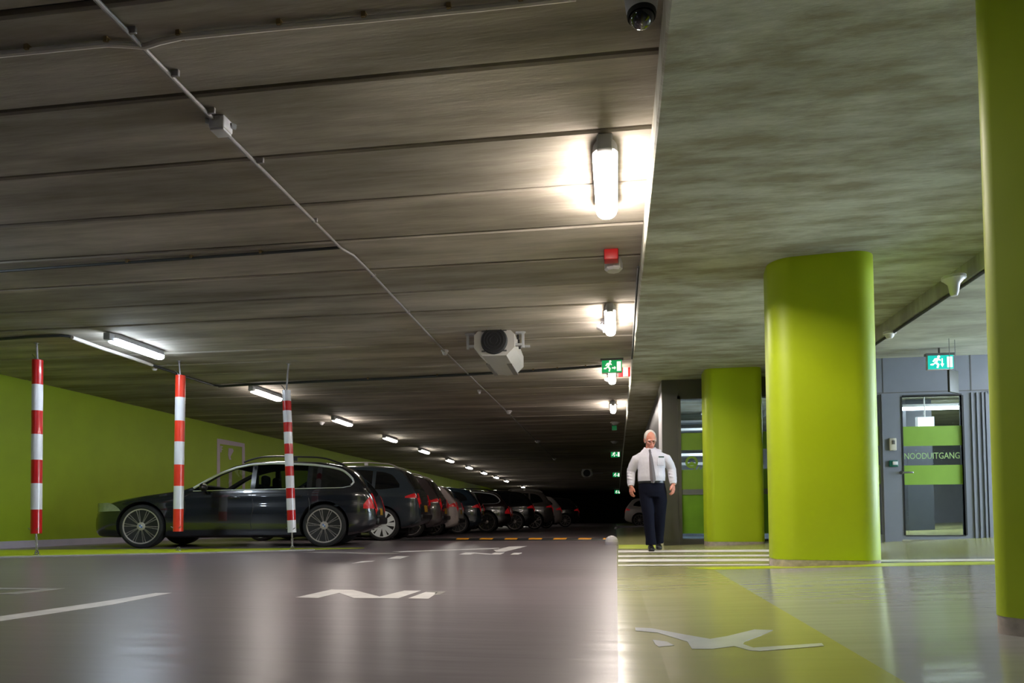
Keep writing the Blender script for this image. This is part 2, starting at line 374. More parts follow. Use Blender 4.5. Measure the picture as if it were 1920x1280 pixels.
paint_poly('floor_marking_letter', L48([(1250, 188), (1310, 171), (1385, 171), (1545, 183), (1572, 172), (1662, 172), (1622, 189), (1520, 189), (1390, 179), (1352, 189)]), 'white_paint', label='small distant white painted letter before the speed bump')
paint_poly('floor_marking_stroke', L48([(1712, 189), (1745, 173), (1820, 173), (1785, 189)]), 'white_paint', label='distant white painted stroke before the speed bump')
paint_poly('floor_marking_arrow', L48([(1560, 145), (1600, 143), (1700, 117), (1864, 113), (1665, 163), (1585, 164)]), 'white_paint', label='distant white painted arrow tip')
paint_poly('floor_marking_line', [(735, 1033.6), (935, 1027.0), (937, 1028.2), (752, 1034.8)], 'white_paint', label='long thin white bay line')
paint_poly('floor_marking_line', [(560, 1035.2), (610, 1034.2), (752, 1036.6), (735, 1038.2), (690, 1038.6), (640, 1036.8)], 'worn_paint', label='white bay line behind the rear wheel of the wagon')
paint_poly('floor_marking_dash', L48([(605, 226), (690, 203), (806, 203), (720, 227)]), 'white_paint', label='short white dash on the lane')
paint_poly('floor_marking_dash', L48([(285, 268), (380, 250), (495, 244), (470, 252)]), 'white_paint', label='faint short white dash on the lane')
L4 = lambda p: cr(p, 4.8, 0, 1020)
paint_poly('floor_marking_arrow', L4([(-60, 392), (582, 400), (150, 450), (-60, 450), (-60, 444), (20, 442), (365, 408), (-60, 406)]), 'worn_paint', label='pale painted arrow head at the near lane edge')
paint_poly('floor_marking_line', L4([(-80, 668), (0, 650), (900, 520), (1400, 440), (1545, 438), (1000, 545), (0, 692), (-80, 704)]), 'white_paint', label='long slanted white line crossing the near lane')
paint_poly('floor_lime_strip', [(-300, 1033), (-30, 1031), (200, 1029.6), (400, 1028.4), (683, 1026.6), (683, 1027.6), (590, 1030.2), (400, 1035.6), (0, 1044), (-30, 1044.8), (-300, 1052)], 'lime_floor', label='lime green painted strip under the wagon and hanging poles')
paint_poly('floor_strip_edge', [(-300, 1052), (-30, 1044.8), (0, 1044), (400, 1035.6), (590, 1030.2), (590, 1031.2), (400, 1037), (0, 1046.2), (-30, 1047), (-300, 1054.5)], 'worn_paint', z=.012, label='pale edge of the lime strip')
# zebra across the walkway
for a, b in (((1159, 1031.5), (1442, 1035.5)), ((1159, 1041), (1442, 1044)), ((1159, 1048.5), (1442, 1053)), ((1159, 1058.5), (1442, 1060.5))):
    pts = [(a[0], a[1]), (b[0], a[1]-1.5), (b[0], b[1]-1.5), (a[0], b[1])]
    o = paint_poly('floor_zebra_stripe', pts, 'white_paint', right=True); o['label'] = 'white painted zebra stripe across the walkway'; o['group'] = 'zebra stripes'
paint_poly('floor_zebra_stripe', [(1640, 1049.5), (1868, 1047.5), (1868, 1051), (1640, 1053)], 'white_paint', right=True, label='white painted stripe before the glass door')
paint_poly('floor_lime_line', [(1290, 1064.5), (1470, 1060.5), (1640, 1056.0), (1868, 1052.6), (1868, 1057.8), (1640, 1061.6), (1470, 1065), (1338, 1067.5)], 'lime_floor', right=True, z=.002, label='lime painted line across the walkway')
paint_poly('floor_lime_patch', [(1160, 1021), (1236, 1021), (1232, 1028.5), (1160, 1028.5)], 'lime_floor', right=True, label='lime painted patch behind the walking man')
L47 = lambda p: cr(p, 4.683, 1150, 1120)
paint_poly('floor_marking_figure', L47([(190, 264), (330, 270), (620, 325), (850, 365), (1000, 340), (1240, 282), (1400, 287), (1290, 335), (1150, 388), (1140, 412), (1230, 442), (1830, 402), (1850, 425), (1500, 455), (1290, 472), (1200, 466), (1060, 428), (880, 452), (690, 452), (650, 388), (390, 310), (195, 292)]), 'walk_white', right=True, label='faded white pedestrian figure painted on the walkway')
paint_poly('floor_marking_figure', L47([(345, 372), (470, 388), (535, 422), (400, 434), (368, 412)]), 'walk_white', right=True, label='small faded white blob beside the painted pedestrian figure')

# ------------------------------------------------------------------ pillars
def rrect(cx, cy, wx, wy, r, n=8):
    p = []
    for sx, sy, a in ((1, 1, 0), (-1, 1, 90), (-1, -1, 180), (1, -1, 270)):
        for k in range(n+1):
            q = radians(a+90*k/n); p.append((cx+sx*(wx/2-r)+r*cos(q), cy+sy*(wy/2-r)+r*sin(q)))
    return p
def pillar(name, x, y, wx, wy, r, label, rz=0.0):
    z0 = zfr(x)
    t = empty(name, (x, y, z0), label, 'pillar', 'lime green pillars', rz)
    m = MB(); m.prism(rrect(0, 0, wx, wy, r, 12), lambda a, b, q: Vector((a, b, q)), .045, ZS-z0+.002); m.build('shaft', M['lime'], t, 40)
    m = MB(); m.prism(rrect(0, 0, wx-.004, wy-.004, r-.002, 12), lambda a, b, q: Vector((a, b, q)), -.035, .045); m.build('plinth', M['plinth'], t, 40)
    return t
pillar('pillar', 1.775, 6.33, .86, .60, .2, 'wide lime green pillar with a shadowed top, standing between the zebra crossing and the glass door', rz=radians(-6))
pillar('pillar', 1.745, 10.75, .83, .55, .12, 'lime green pillar beside the window behind the walking man', rz=0)
pillar('pillar', 1.79, 2.572, .60, .78, .08, 'dark green pillar cropped by the frame edge, nearest of the lime pillars', rz=radians(30))

# ------------------------------------------------------------------ hanging striped poles
def chain(m, p, q, link=.03, r=.004):
    p, q = Vector(p), Vector(q); n = max(2, int((q-p).length/link))
    for i in range(n):
        a = p.lerp(q, i/n); b = p.lerp(q, (i+1)/n); c = (a+b)/2; ax = (b-a).normalized()
        side = Vector((1, 0, 0)) if i % 2 else Vector((0, 1, 0))
        pts = [c+ax*(link*.62*cos(k*pi/4))+side*(link*.3*sin(k*pi/4)) for k in range(9)]
        m.tube(pts, r, 5, caps=False)
def hanging_pole(label, floor_px, ceil_px, top_px, bot_px, bands, first_red, red, width, lower=True):
    A = onz(*floor_px); Y = A.y
    T = ony(*top_px, Y); B = ony(*bot_px, Y); Cp = ony(*ceil_px, Y); Cp.z = ZC
    t = empty('hanging_pole', A, label, 'height pole', 'red and white hanging poles')
    r = width/2; L = lambda p: p-A
    edges = [ony(bot_px[0]+(top_px[0]-bot_px[0])*(bot_px[1]-b)/(bot_px[1]-top_px[1]), b, Y) for b in bands]
    for i in range(len(edges)-1):
        isr = (i % 2 == 0) == first_red
        m = MB(); m.tube([L(edges[i]), L(edges[i+1])], r, 24, caps=True)
        m.build('red_band' if isr else 'white_band', M[red if isr else 'white'], t)
    m = MB(); m.tube([L(Cp), L(T)+Vector((0, 0, -.02))], .014, 10)
    m.lathe([(0, -.012), (.035, -.012), (.035, 0), (0, 0)], 12, origin=L(Cp)); m.build('hanger_rod', M['zinc'], t)
    m = MB(); tp = L(T)
    m.tube([tp+Vector((-r*.5, 0, -.03)), tp+Vector((-r*.5, 0, .02)), tp+Vector((-r*.9, 0, .06)), tp+Vector((-r*1.3, 0, .085))], .008, 8); m.build('hook', M['steel'], t)
    for sx in (-1, 1):
        m = MB(); m.tube([L(B)+Vector((sx*r*.6, -r*.7, .05)), L(B)+Vector((sx*r*1.15, -r*.75, .075))], .006, 6); m.build('split_pin', M['steel'], t)
    if lower:
        m = MB(); m.tube([L(B)+Vector((0, 0, .02)), L(B)+Vector((0, 0, -.04))], .012, 8)
        chain(m, L(B)+Vector((0, 0, -.03)), Vector((0, 0, .03)), .045, .006); m.build('chain', M['zinc'], t)
    m = MB(); m.lathe([(0, 0), (.045, 0), (.045, .008), (.012, .012), (0, .012)], 14)
    m.tube([Vector((.028*cos(k*pi/6), 0, .03+.028*sin(k*pi/6))) for k in range(13)], .007, 6, caps=False); m.build('floor_eye', M['steel'], t)
    return t
hanging_pole('red and white striped pole hanging in front of the bare lime wall', (69, 1040), (69, 632), (70.5, 675), (68, 1000), [675, 721, 770, 814, 862, 906, 955, 1000], True, 'red', .135)
hanging_pole('orange red and white striped pole hanging before the hood of the dark wagon', (335, 1032), (336, 660), (338.5, 704), (334, 996), [704, 745, 789, 828, 871, 911, 954, 996], True, 'orange', .145, lower=False)
hanging_pole('slim striped pole with many narrow bands hanging before the rear door of the dark wagon', (548, 1030), (541, 685), (537, 732), (547.5, 998),
             [732, 752, 770, 792, 810, 832, 851, 874, 892, 915, 934, 956, 975, 998], False, 'red', .132)

# ------------------------------------------------------------------ lamps
def lamp_mesh(L, w, h=.05):
    """capsule-shaped diffuser under a long housing; length along Y, mounted with its top at z = 0"""
    def cap(zs):
        rows = []
        for z, k in zs:
            ww = w/2*k; LL = L/2-w/2*(1-k)*.6; p = []
            for sy, a0 in ((1, 0), (-1, 180)):
                for j in range(9):
                    q = radians(a0+180*j/8); p.append(Vector((ww*cos(q), sy*(LL-ww)+ww*sin(q), z)))
            rows.append(p)
        return rows
    d = MB(); rows = cap([(-.07, 1), (-.085, .99), (-.107, .88), (-.122, .65)]); d.grid(rows, closed=True)
    n = len(rows[0]); d.add(rows[-1], [tuple(range(n))]); d.add(rows[0], [tuple(range(n))])
    h_ = MB(); rows = cap([(0, .8), (-.02, .97), (-.073, 1.012)]); h_.grid(rows, closed=True); h_.add(rows[0], [tuple(range(n))]); h_.add(rows[-1], [tuple(range(n))])
    return h_, d
LAMPS = {}
def lamp(x, y, L, wd, tube, label, group, z=ZC, gland=True):
    key = (round(L, 3), round(wd, 3), tube)
    if key not in LAMPS:
        t = empty('ceiling_lamp', (0, 0, z), label, 'lamp', group)
        h_, d = lamp_mesh(L, wd); h_.build('housing', M['lamp_body'], t); d.build('diffuser', M[tube], t)
        g = MB()
        g.box((0, -L/2+.0, -.060), (wd*.62, .14, .095), bev=.012)
        for sx in (-1, 1): g.box((sx*wd*.3, -L/2+.09, -.095), (.022, .05, .03), bev=.006)
        g.build('end_cap', M['lamp_body'], t)
        LAMPS[key] = t
    else:
        t = copy_tree(LAMPS[key])
    t.location = (x, y, z); t['label'] = label; t['group'] = group
    return t
GL, GR = 'ceiling lamps above the parked cars', 'ceiling lamps along the walkway beam'
ords = ['', 'second', 'third', 'fourth', 'fifth', 'sixth', 'seventh', 'eighth', 'ninth', 'tenth', 'eleventh', 'twelfth']
lamp(-6.57, 8.55, 1.04, .16, 'tube_cool', 'bright cool white ceiling lamp above the striped pole, largest over the parked cars', GL)
for i, y in enumerate([12.2, 16.0, 19.75, 23.6, 27.6, 31.6, 35.5, 39.5, 43.6, 52.4]):
    lamp(-6.57-.0125*(y-8.5), y, 1.04, .16, 'tube_warm' if i < 2 else 'tube_far',
         'small white ceiling lamp above the parked cars, %s of its row from the front' % ords[i+1] if i else 'white ceiling lamp beside the slim striped pole, second of its row from the front', GL)
lamp(-6.57, 4.8, 1.04, .16, 'tube_cool', 'white ceiling lamp above the parked cars, outside the picture', GL)
lamp(-6.57, -3.0, 1.04, .16, 'tube_cool', 'white ceiling lamp above the parked cars, behind the camera', GL)
lamp(-.05, 4.86, .98, .165, 'tube_near', 'large glaring white ceiling lamp with a grey end cap beside the concrete beam', GR)
lamp(-.05, 8.35, .98, .13, 'tube_right', 'glaring white ceiling lamp between the alarm and the exit sign', GR)
lamp(-.05, 11.6, .98, .12, 'tube_right', 'glaring white ceiling lamp just below the near green exit sign', GR)
lamp(-.05, 15.0, .98, .12, 'tube_right', 'white ceiling lamp farthest along the beam, above the small green signs', GR)
for y in (7.9, ):  # unseen lamp, added to brighten the right sides of the pillars
    lamp(5.75, y, 1.25, .2, 'tube_lobby', 'added cool white fill lamp before the glass doors, outside the picture', 'added fill lamps before the doors', z=ZR)
# small sensor boxes beside two of the lamps
for (px, py, w_, lab) in ((1130, 616, .13, 'small white speaker beside the lamp between alarm and exit sign'), (1141, 714, .13, 'small white speaker beside the lamp under the near exit sign')):
    P = onz(px, py, ZC-.12)
    t = empty('ceiling_speaker', (P.x, P.y, ZC), lab, 'speaker', 'small white speakers')
    m = MB(); m.box((0, 0, -.02), (.05, .08, .04)); m.tube([(0, 0, -.03), (-.02, 0, -.08)], .015, 8); m.build('bracket', M['steel'], t)
    m = MB(); m.tube([(-.06, .02, -.08), (.03, -.01, -.125)], [.035, .05], 14); m.build('horn', M['white_plastic'], t)

# ------------------------------------------------------------------ conduits and cables
def line3(pts, z): return [onz(px, py, z) for px, py in pts]
zc1 = ZC-.026
pts = [onz(150, -32, zc1), onz(181, 0, zc1), onz(300, 122, zc1), onz(405, 229, zc1)]
m = MB(); m.tube(pts, .013, 10)
p2 = [onz(424, 250, zc1), onz(640, 466, zc1)]; m.tube(p2, .013, 10)
p3 = [onz(640, 466, zc1), onz(662, 478, zc1), onz(690, 506, zc1), onz(835, 660, zc1), onz(954, 775, zc1), onz(1008, 829, zc1), onz(1040, 861, zc1)]; m.tube(p3, .013, 10)
cdn = empty('ceiling_conduit', (0, 0, 0), 'long pale conduit running along the ceiling towards the far end', 'conduit')
m.build('pipe', M['zinc'], cdn)
for px, py in ((247, 60), (328, 140), (396, 210), (488, 303), (590, 415), (700, 518), (765, 585)):
    q = onz(px, py, zc1); k = MB(); k.box((q.x, q.y, ZC-.018), (.05, .018, .036), bev=.004); k.build('clip', M['zinc'], cdn)
def cable(label, pts, r, mname, z=None, clips=()):
    z = z or ZC-r-.010; m = MB(); P = [onz(px, py, z) for px, py in pts]
    t = empty('ceiling_cable', (0, 0, 0), label, 'cable'); m.tube(P, r, 8); m.build('sheath', M[mname], t)
    for px, py in clips:
        q = onz(px, py, z); k = MB(); k.box((q.x, q.y, ZC-.014), (.022, .05, .03)); k.build('clip', M['clip'], t)
cable('pale cable clipped along a ceiling joint and dipping under the conduit', [(-20, 104), (60, 96), (200, 82), (235, 84), (272, 87), (300, 78), (340, 69), (520, 51), (690, 36), (900, 15), (1045, -1), (1080, -5)], .016, 'palecable', clips=((55, 96), (203, 82), (338, 70), (526, 50), (684, 36), (843, 20), (977, 6)))
cable('dark cable in a ceiling joint ending at the bend of the conduit', [(-20, 510), (120, 500), (240, 492), (500, 474), (610, 466), (638, 464)], .014, 'cable', clips=((240, 492), (360, 484), (490, 475)))
cable('dark cable crossing the ceiling behind the jet fan', [(410, 724), (480, 720), (700, 711), (880, 702), (1000, 695), (1128, 686)], .022, 'cable', clips=((690, 711), (820, 705), (1000, 695), (1045, 692), (1098, 688)))
cable('black cable along the ceiling edge above the striped poles', [(-20, 637), (60, 631), (115, 629), (128, 630), (290, 686), (345, 705), (400, 722), (420, 724)], .02, 'cable')
cable('pale cable duct beside the brightest lamp over the parked cars', [(135, 632), (190, 652), (245, 670), (285, 684)], .026, 'palecable', z=ZC-.04)
# things along the conduit
def detector(px, py, zb, r, label, mname='white_plastic', kind='dome'):
    P = onz(px, py, zb); P.z = zb
    t = empty('ceiling_detector', (P.x, P.y, zb), label, 'detector', 'small white ceiling detectors')
    m = MB(); m.lathe([(0, 0), (r*1.1, 0), (r*1.1, -.025), (r*.9, -.03), (0, -.03)], 18); m.build('base', M[mname], t)
    m = MB()
    m.lathe([(r*.8, -.028), (r*.75, -.05), (r*.45, -.075), (0, -.08)] if kind == 'dome' else [(r*1.0, -.028), (r*.55, -.07), (r*.42, -.14), (r*.3, -.17), (0, -.175)], 18); m.build('cover', M[mname], t)
P = onz(414, 238, ZC-.05)
t = empty('ceiling_junction_box', (P.x, P.y, ZC), 'white junction box where the long conduit is interrupted', 'junction box')
m = MB(); m.box((0, 0, -.04), (.105, .105, .08), bev=.014); m.build('body', M['white_plastic'], t)
m = MB(); m.box((0, 0, -.085), (.092, .092, .014), bev=.006); m.build('lid', M['white_plastic'], t)
m = MB(); m.tube([(-.05, -.03, -.03), (-.075, -.045, -.03)], .018, 10); m.build('gland', M['lamp_body'], t); m = MB(); m.tube([(.05, .03, -.03), (.07, .05, -.03)], .018, 10); m.build('gland', M['lamp_body'], t)
for px, py, r, lab in ((834, 656, .05, 'white detector on the conduit beside the jet fan'), (954, 770, .07, 'white detector on the conduit past the jet fan'), (1008, 826, .08, 'small pale detector on the conduit, second past the jet fan'), (1040, 859, .08, 'small pale detector on the conduit, third past the jet fan'),
                       (290, 686, .055, 'white detector under the black cable beside the brightest lamp'), (603, 791, .07, 'white detector beside the third lamp over the cars'), (899, 731, .035, 'tiny white detector on the bare ceiling below the jet fan')):
    detector(px, py, ZC, r, lab)
detector(1788, 518, ZR, .085, 'bell-shaped white detector on the dark cable before the glass door', kind='bell')
detector(1668, 622, ZR, .06, 'small round white detector on the dark cable beside the wide pillar')
# beam-side cables
m = MB(); P = [Vector((3.08, yy, ZR-.015)) for yy in (YB+1, 3, 6, 9.4)]; m.tube(P, .016, 8); tag(m.build('ceiling_cable', M['cable']), 'dark cable along the concrete edge before the glass door', 'cable')
m = MB(); P = [onx(px, py, .232) for px, py in ((1197, 500), (1195, 520), (1190, 600), (1187, 650), (1185, 672))]; m.tube([(p.x, p.y, p.z) for p in P], .012, 8); tag(m.build('ceiling_cable', M['cable']), 'black cable hugging the side of the concrete beam', 'cable')

# ------------------------------------------------------------------ dome camera, alarm, jet fan
P = onz(1203, 27, ZC-.17)
t = empty('ceiling_camera', (P.x, P.y, ZC), 'white dome security camera at the top beside the concrete beam', 'camera')
m = MB(); m.lathe([(0, 0), (.075, 0), (.078, -.09), (.07, -.15), (.062, -.17), (0, -.17)], 32); m.build('housing', M['white_plastic'], t)
m = MB(); m.lathe([(.064, -.155), (.067, -.172), (.064, -.185), (.058, -.178)], 32); m.build('ring', M['black'], t)
m = MB(); m.lathe([(.058, -.165)]+[(.058*cos(a), -.175-.058*sin(a)) for a in [k*pi/16 for k in range(8)]]+[(0, -.233)], 32); m.build('dome', M['dome_glass'], t)
P = onz(1146, 474, ZC)
t = empty('ceiling_alarm', (P.x, P.y, ZC), 'red alarm box with a pale octagonal sounder on the ceiling between the lamps', 'alarm')
m = MB(); m.box((0, -.05, -.05), (.13, .12, .10), bev=.01); m.build('red_box', M['redbox'], t)
m = MB(); m.lathe([(0, 0), (.07, 0), (.086, -.06), (.086, -.11), (.066, -.128), (0, -.128)], 8, origin=(.02, .13, 0)); m.build('sounder', M['white_plastic'], t, smooth=None)
m = MB(); m.tube([(0, 0, -.01), (.015, .2, -.01)], .012, 8); m.build('wire', M['cable'], t)
# jet fan
FY0 = 8.75; Pc = ony(926, 638, FY0); FZ = Pc.z
t = empty('jet_fan', (Pc.x, FY0, ZC), 'white octagonal jet fan with a dark round grille under the ceiling', 'fan', rz=.02)
dz = FZ-ZC
def octa(w_, h_, ch): return [(-w_+ch, -h_), (w_-ch, -h_), (w_, -h_+ch), (w_, h_-ch), (w_-ch, h_), (-w_+ch, h_), (-w_, h_-ch), (-w_, -h_+ch)]
m = MB(); m.prism(octa(.27, .195, .11), lambda a, b, q: Vector((a, q, b+dz)), .03, .52); m.build('fan_casing', M['fan_white'], t, 20)
m = MB()
for k in range(5):
    y0 = .52+k*.15; m.prism(octa(.262-.004*k, .188, .11), lambda a, b, q: Vector((a, q, b+dz)), y0, y0+.147, 0)
m.build('silencer', M['fan_white'], t, 20)
m = MB(); m.box((-.17, .9, -.187+dz), (.05, .75, .02)); m.box((.13, .9, -.187+dz), (.07, .75, .02)); m.build('grey_band', M['fan_grey'], t)
m = MB(); m.lathe([(0, 1.27), (.17, 1.27), (.19, 1.33), (.17, 1.35), (0, 1.33)], 28, origin=(0, 0, dz), axis='Y'); m.build('outlet_cone', M['fan_white'], t)
m = MB(); m.lathe([(0, .0), (.12, -.015), (.165, -.005), (.178, .03), (.178, .06), (0, .06)], 36, origin=(0, 0, dz), axis='Y')
for rr in (.05, .09, .13, .165): m.tube([(rr*cos(k*pi/16), -.02, dz+rr*sin(k*pi/16)) for k in range(33)], .004, 5, caps=False)
m.build('grille', M['mesh'], t)
for a in (45, 135, 225, 315):
    q = radians(a); k = MB(); k.box((.2*cos(q), .02, dz+.19*sin(q)), (.05, .02, .016)); k.build('bolt', M['grey_dark'], t)
for sx in (-1, 1):
    k = MB(); k.box((sx*.33, .12, dz+.12), (.11, .05, .03)); k.box((sx*.37, .12, dz+.02), (.03, .05, .2)); k.box((sx*.31, .12, dz-.04), (.1, .05, .03)); k.tube([(sx*.37, .12, dz+.1), (sx*.40, .12, 0)], .014, 8)
    k.build('hanger', M['lamp_body'], t); k = MB()
    k.box((sx*.31, .85, dz+.12), (.16, .05, .03)); k.tube([(sx*.37, .85, dz+.1), (sx*.37, .85, 0)], .014, 8); k.build('hanger', M['lamp_body'], t)
for k in range(3):
    b = MB(); b.box((0+.3, .14+.1*k, dz+.07-.04*k), (.03, .035, .06), bev=.006); b.build('latch', M['black'], t)
# far jet fan, hardly lit
P = onz(1100, 882, ZC-.1)
t = empty('jet_fan', (P.x, P.y, ZC), 'unlit jet fan hanging far down the dark ceiling', 'fan')
m = MB(); m.prism(octa(.27, .19, .1), lambda a, b, q: Vector((a, q, b-.22)), .05, 1.2); m.build('fan_casing', M['fan_white'], t, 20)
m = MB(); m.lathe([(0, 0), (.16, 0), (.178, .05), (0, .05)], 24, origin=(0, 0, -.22), axis='Y'); m.build('grille', M['mesh'], t)
m = MB(); m.box((.36, .3, -.22), (.9, .06, .03)); m.box((0, .3, -.03), (.5, .06, .06)); m.build('hanger', M['lamp_body'], t)

# ------------------------------------------------------------------ exit signs
def exit_sign(x, y, z0, w_, h_, label, arrow, g='exit_green', rz=0.0, hang=True, group='green exit signs along the walkway', picto=True):
    """faces -Y; z0 = height of its lower edge"""
    t = empty('exit_sign', (x, y, z0), label, 'exit sign', group, rz)
    m = MB(); m.box((0, .03, h_/2), (w_, .05, h_), bev=.006); m.build('case', M['white_plastic'], t)
    m = MB(); m.box((0, 0, h_/2), (w_*.97, .012, h_*.95)); m.build('green_panel', M[g], t)
    if picto:
        fn = lambda a, b, q: Vector((a*w_, q, b*h_)); q0, q1 = -.010, -.005
        m = MB()
        m.prism([(-.40, .30), (-.30, .28), (-.22, .42), (-.14, .30), (-.17, .10), (-.11, .08), (-.06, .34), (-.15, .50), (-.08, .66), (-.02, .58), (.0, .66), (-.10, .80), (-.24, .76), (-.32, .56), (-.28, .52), (-.22, .62), (-.19, .6), (-.27, .42), (-.40, .38)], fn, q0, q1)
        m.prism([(-.08+.055*cos(k*pi/5), .88+.09*sin(k*pi/5)) for k in range(10)], fn, q0, q1)
        m.build('running_figure', M['exit_white'], t, None)
        m = MB()
        if arrow == 'right': m.prism([(.0, .32), (.12, .32), (.12, .22), (.2, .37), (.12, .52), (.12, .42), (.0, .42)], fn, q0, q1)
        else: m.prism([(.03, .75), (.07, .75), (.07, .38), (.12, .38), (.05, .15), (-.02, .38), (.03, .38)], fn, q0, q1)
        m.build('arrow', M['exit_white'], t, None)
        m = MB(); m.prism([(.24, .12), (.44, .12), (.44, .86), (.24, .86)], fn, q0, q1); m.build('door_symbol', M['exit_white'], t, None)
    if hang:
        m = MB(); m.box((0, .03, h_+.02), (w_*1.12, .09, .05), bev=.006); m.tube([(0, .03, h_+.02), (0, .03, ZC-z0)], .01, 8) if ZC-z0-h_ > .05 else None
        m.build('hanger', M['grey_dark'], t)
    return t
def sign_at(px, py, Yv, wpx, hpx, label, **k):
    P = ony(px, py+hpx/2, Yv); sc = Yv/F
    return exit_sign(P.x, Yv, P.z, wpx*sc, hpx*sc, label, 'right', **k)
sign_at(1147.5, 686.5, 10.6, 38, 24, 'green exit sign with a running figure and arrow, directly above a glaring lamp')
sign_at(1152, 802, 18, 9, 9, 'dim green exit sign under the farthest glaring lamp', g='exit_dim', picto=False)
sign_at(1154, 851.5, 26, 17, 11, 'small green exit sign beside the man\'s shoulder, brightest of the far signs')
sign_at(1155.5, 890, 38, 13, 8, 'small green exit sign at the height of the man\'s elbow')
sign_at(1157.5, 922, 60, 10, 7, 'tiny green exit sign at the height of the man\'s hand')
for px, py, yv in ((1153, 791, 17.2), (1152, 827, 22)):
    P = onz(px, py, ZC-.1); detector(px, py, ZC, .11, 'dull round detector on the dark ceiling by the far exit signs' if yv < 20 else 'dark round detector on the ceiling, beyond the dim exit sign')
# striped height bar between beam and exit sign
P = ony(1173, 696, 11.3); t = empty('height_bar', (P.x, 11.3, P.z), 'red and white striped board hanging beside the beam behind the near exit sign', 'height bar')
wb = 28*11.3/F; hb = 20*11.3/F
for k, mn in enumerate(('redbox', 'white', 'redbox')):
    m = MB(); m.box((-wb/2+wb*(k+.5)/3, 0, 0), (wb/3, .03, hb)); m.build('red_panel' if mn == 'redbox' else 'white_panel', M[mn], t)
m = MB(); m.tube([(0, 0, 0), (0, 0, ZC-P.z)], .008, 8); m.build('hanger', M['steel'], t)

# ------------------------------------------------------------------ speed bump and dome studs
A = onz(853, 1013.5); B = onz(1142, 1013.5)
ang = atan2(B.y-A.y, B.x-A.x); Lb = (B-A).length
t = empty('speed_bump', A, 'black speed bump with yellow patches across the driving lane', 'speed bump', rz=ang)
m = MB(); m.prism([(-.18, 0), (-.12, .035), (-.05, .05), (.05, .05), (.12, .035), (.18, 0)], lambda a, b, q: Vector((q, a+.18, b)), -1.2, Lb); m.build('rubber_body', M['black'], t, None)
for px0, px1 in ((853, 876), (897, 921), (944, 967.5), (989, 1014), (1035.5, 1060), (1082.5, 1107), (1129, 1141)):
    a = (onz(px0, 1013.5)-A).length; b = (onz(px1, 1013.5)-A).length
    if px0 == 853: a = 0.0
    m = MB(); k = .03
    prof = [(0.02, .008), (.06, .037), (.13, .054), (.23, .054)]
    m.grid([[Vector((xx+kk*.25, yy, zz)) for xx, kk in ((a, yy), (b, yy))] for yy, zz in prof]); m.build('yellow_patch', M['yellow'], t, None)
def dome_stud(px, py, rpx, label):
    P = onz(px, py); r = rpx*P.y/F
    t = empty('dome_stud', P, label, 'bollard', 'white dome studs on the lane edge')
    m = MB(); m.lathe([(0, 0), (r, 0), (r, r*.35), (r*.97, r*.42), (0, r*.42)], 28); m.build('base', M['base_white'], t)
    m = MB(); m.lathe([(r*.97, r*.4)]+[(r*.97*cos(a), r*.42+r*.95*sin(a)) for a in [k*pi/18 for k in range(1, 9)]]+[(0, r*1.37)], 28); m.build('dome', M['white_plastic'], t)
dome_stud(1147, 1021, 12.5, 'white half-round dome stud at the lane edge before the speed bump')
dome_stud(1155.5, 991.5, 3.4, 'tiny far dome stud at the lane edge beyond the speed bump')

# ------------------------------------------------------------------ painted frame on the lime wall
wl = MB()
def onw(px, py): return onx(px, py, XW)
def wall_quad(pts): wl.prism([(onw(*p).y, onw(*p).z) for p in pts], lambda a, b, q: Vector((XW+q, a, b)), .0, .006)
T = lambda p: cr(p, 11.64, 400, 815)
wall_quad(T([(80, 80), (140, 90), (145, 1190), (75, 1190)])); wall_quad(T([(135, 85), (680, 190), (680, 270), (135, 195)])); wall_quad(T([(625, 250), (685, 265), (690, 1190), (630, 1190)]))
wall_quad(T([(150, 240), (205, 250), (205, 272), (175, 270), (175, 300), (200, 304), (200, 326), (175, 322), (175, 380), (150, 378)]))
wall_quad(T([(330, 290), (420, 300), (440, 350), (400, 420), (370, 480), (390, 540), (345, 540), (320, 440)]))
wall_quad(T([(335, 760), (405, 770), (400, 1190), (340, 1190)]))
structure(wl.build('wall_painted_frame', M['lilac_paint'], smooth=None), 'pale painted door frame outline with symbols on the lime wall')

# ------------------------------------------------------------------ glazed front: window wall
YA, YD = 11.25, 9.52
def fx(px, Y, py=900): return ony(px, py, Y).x
def fz(py, Y, px=1290): return ony(px, py, Y).z
def slab(m, x0, x1, z0, z1, Y, t=.08, mi=0): m.box(((x0+x1)/2, Y+t/2, (z0+z1)/2), (x1-x0, t, z1-z0), mi)
xa, xg0, xg1, xe = fx(1243, YA), fx(1278, YA), fx(1452, YA), 3.12
zt, zg1, zg0 = ZS, fz(748, YA), fz(1010, YA)
m = MB()
slab(m, xa, xg0, -.02, zg1+.0, YA, .14); slab(m, xa, xe, zg1, zt, YA, .14); slab(m, xg0, xe, -.02, zg0, YA, .14)
slab(m, xa+.0, xg0-.16, .1, fz(752, YA), YA-.015, .02); slab(m, xg0-.05, xg0, -.02, zg1+.05, YA-.025, .03); slab(m, xg0-.05, xe, zg1, zg1+.05, YA-.025, .03)
slab(m, xa+.26, xa+.272, zg1+.06, zt, YA-.006, .01)
slab(m, xg1, xg1+.12, zg0, zg1, YA, .14)
structure(m.build('wall_window_front', M['grey_dark'], smooth=None))
m = MB(); m.box((xa+.03, YA+.14+.40, ZS/2), (.06, .80, ZS)); structure(m.build('trim_1', M['white_plastic'], smooth=None))
m = MB(); m.box((xa+.08, YA+.95+2.6, ZS/2), (.16, 5.2, ZS)); structure(m.build('wall_lobby_left', M['grey_dark'], smooth=None))
m = MB(); m.box((xe-.04, (YA+YD)/2+.1, ZS/2+.06), (.08, YA-YD+.1, ZS-.1)); structure(m.build('wall_lobby_return', M['grey_frame'], smooth=None))
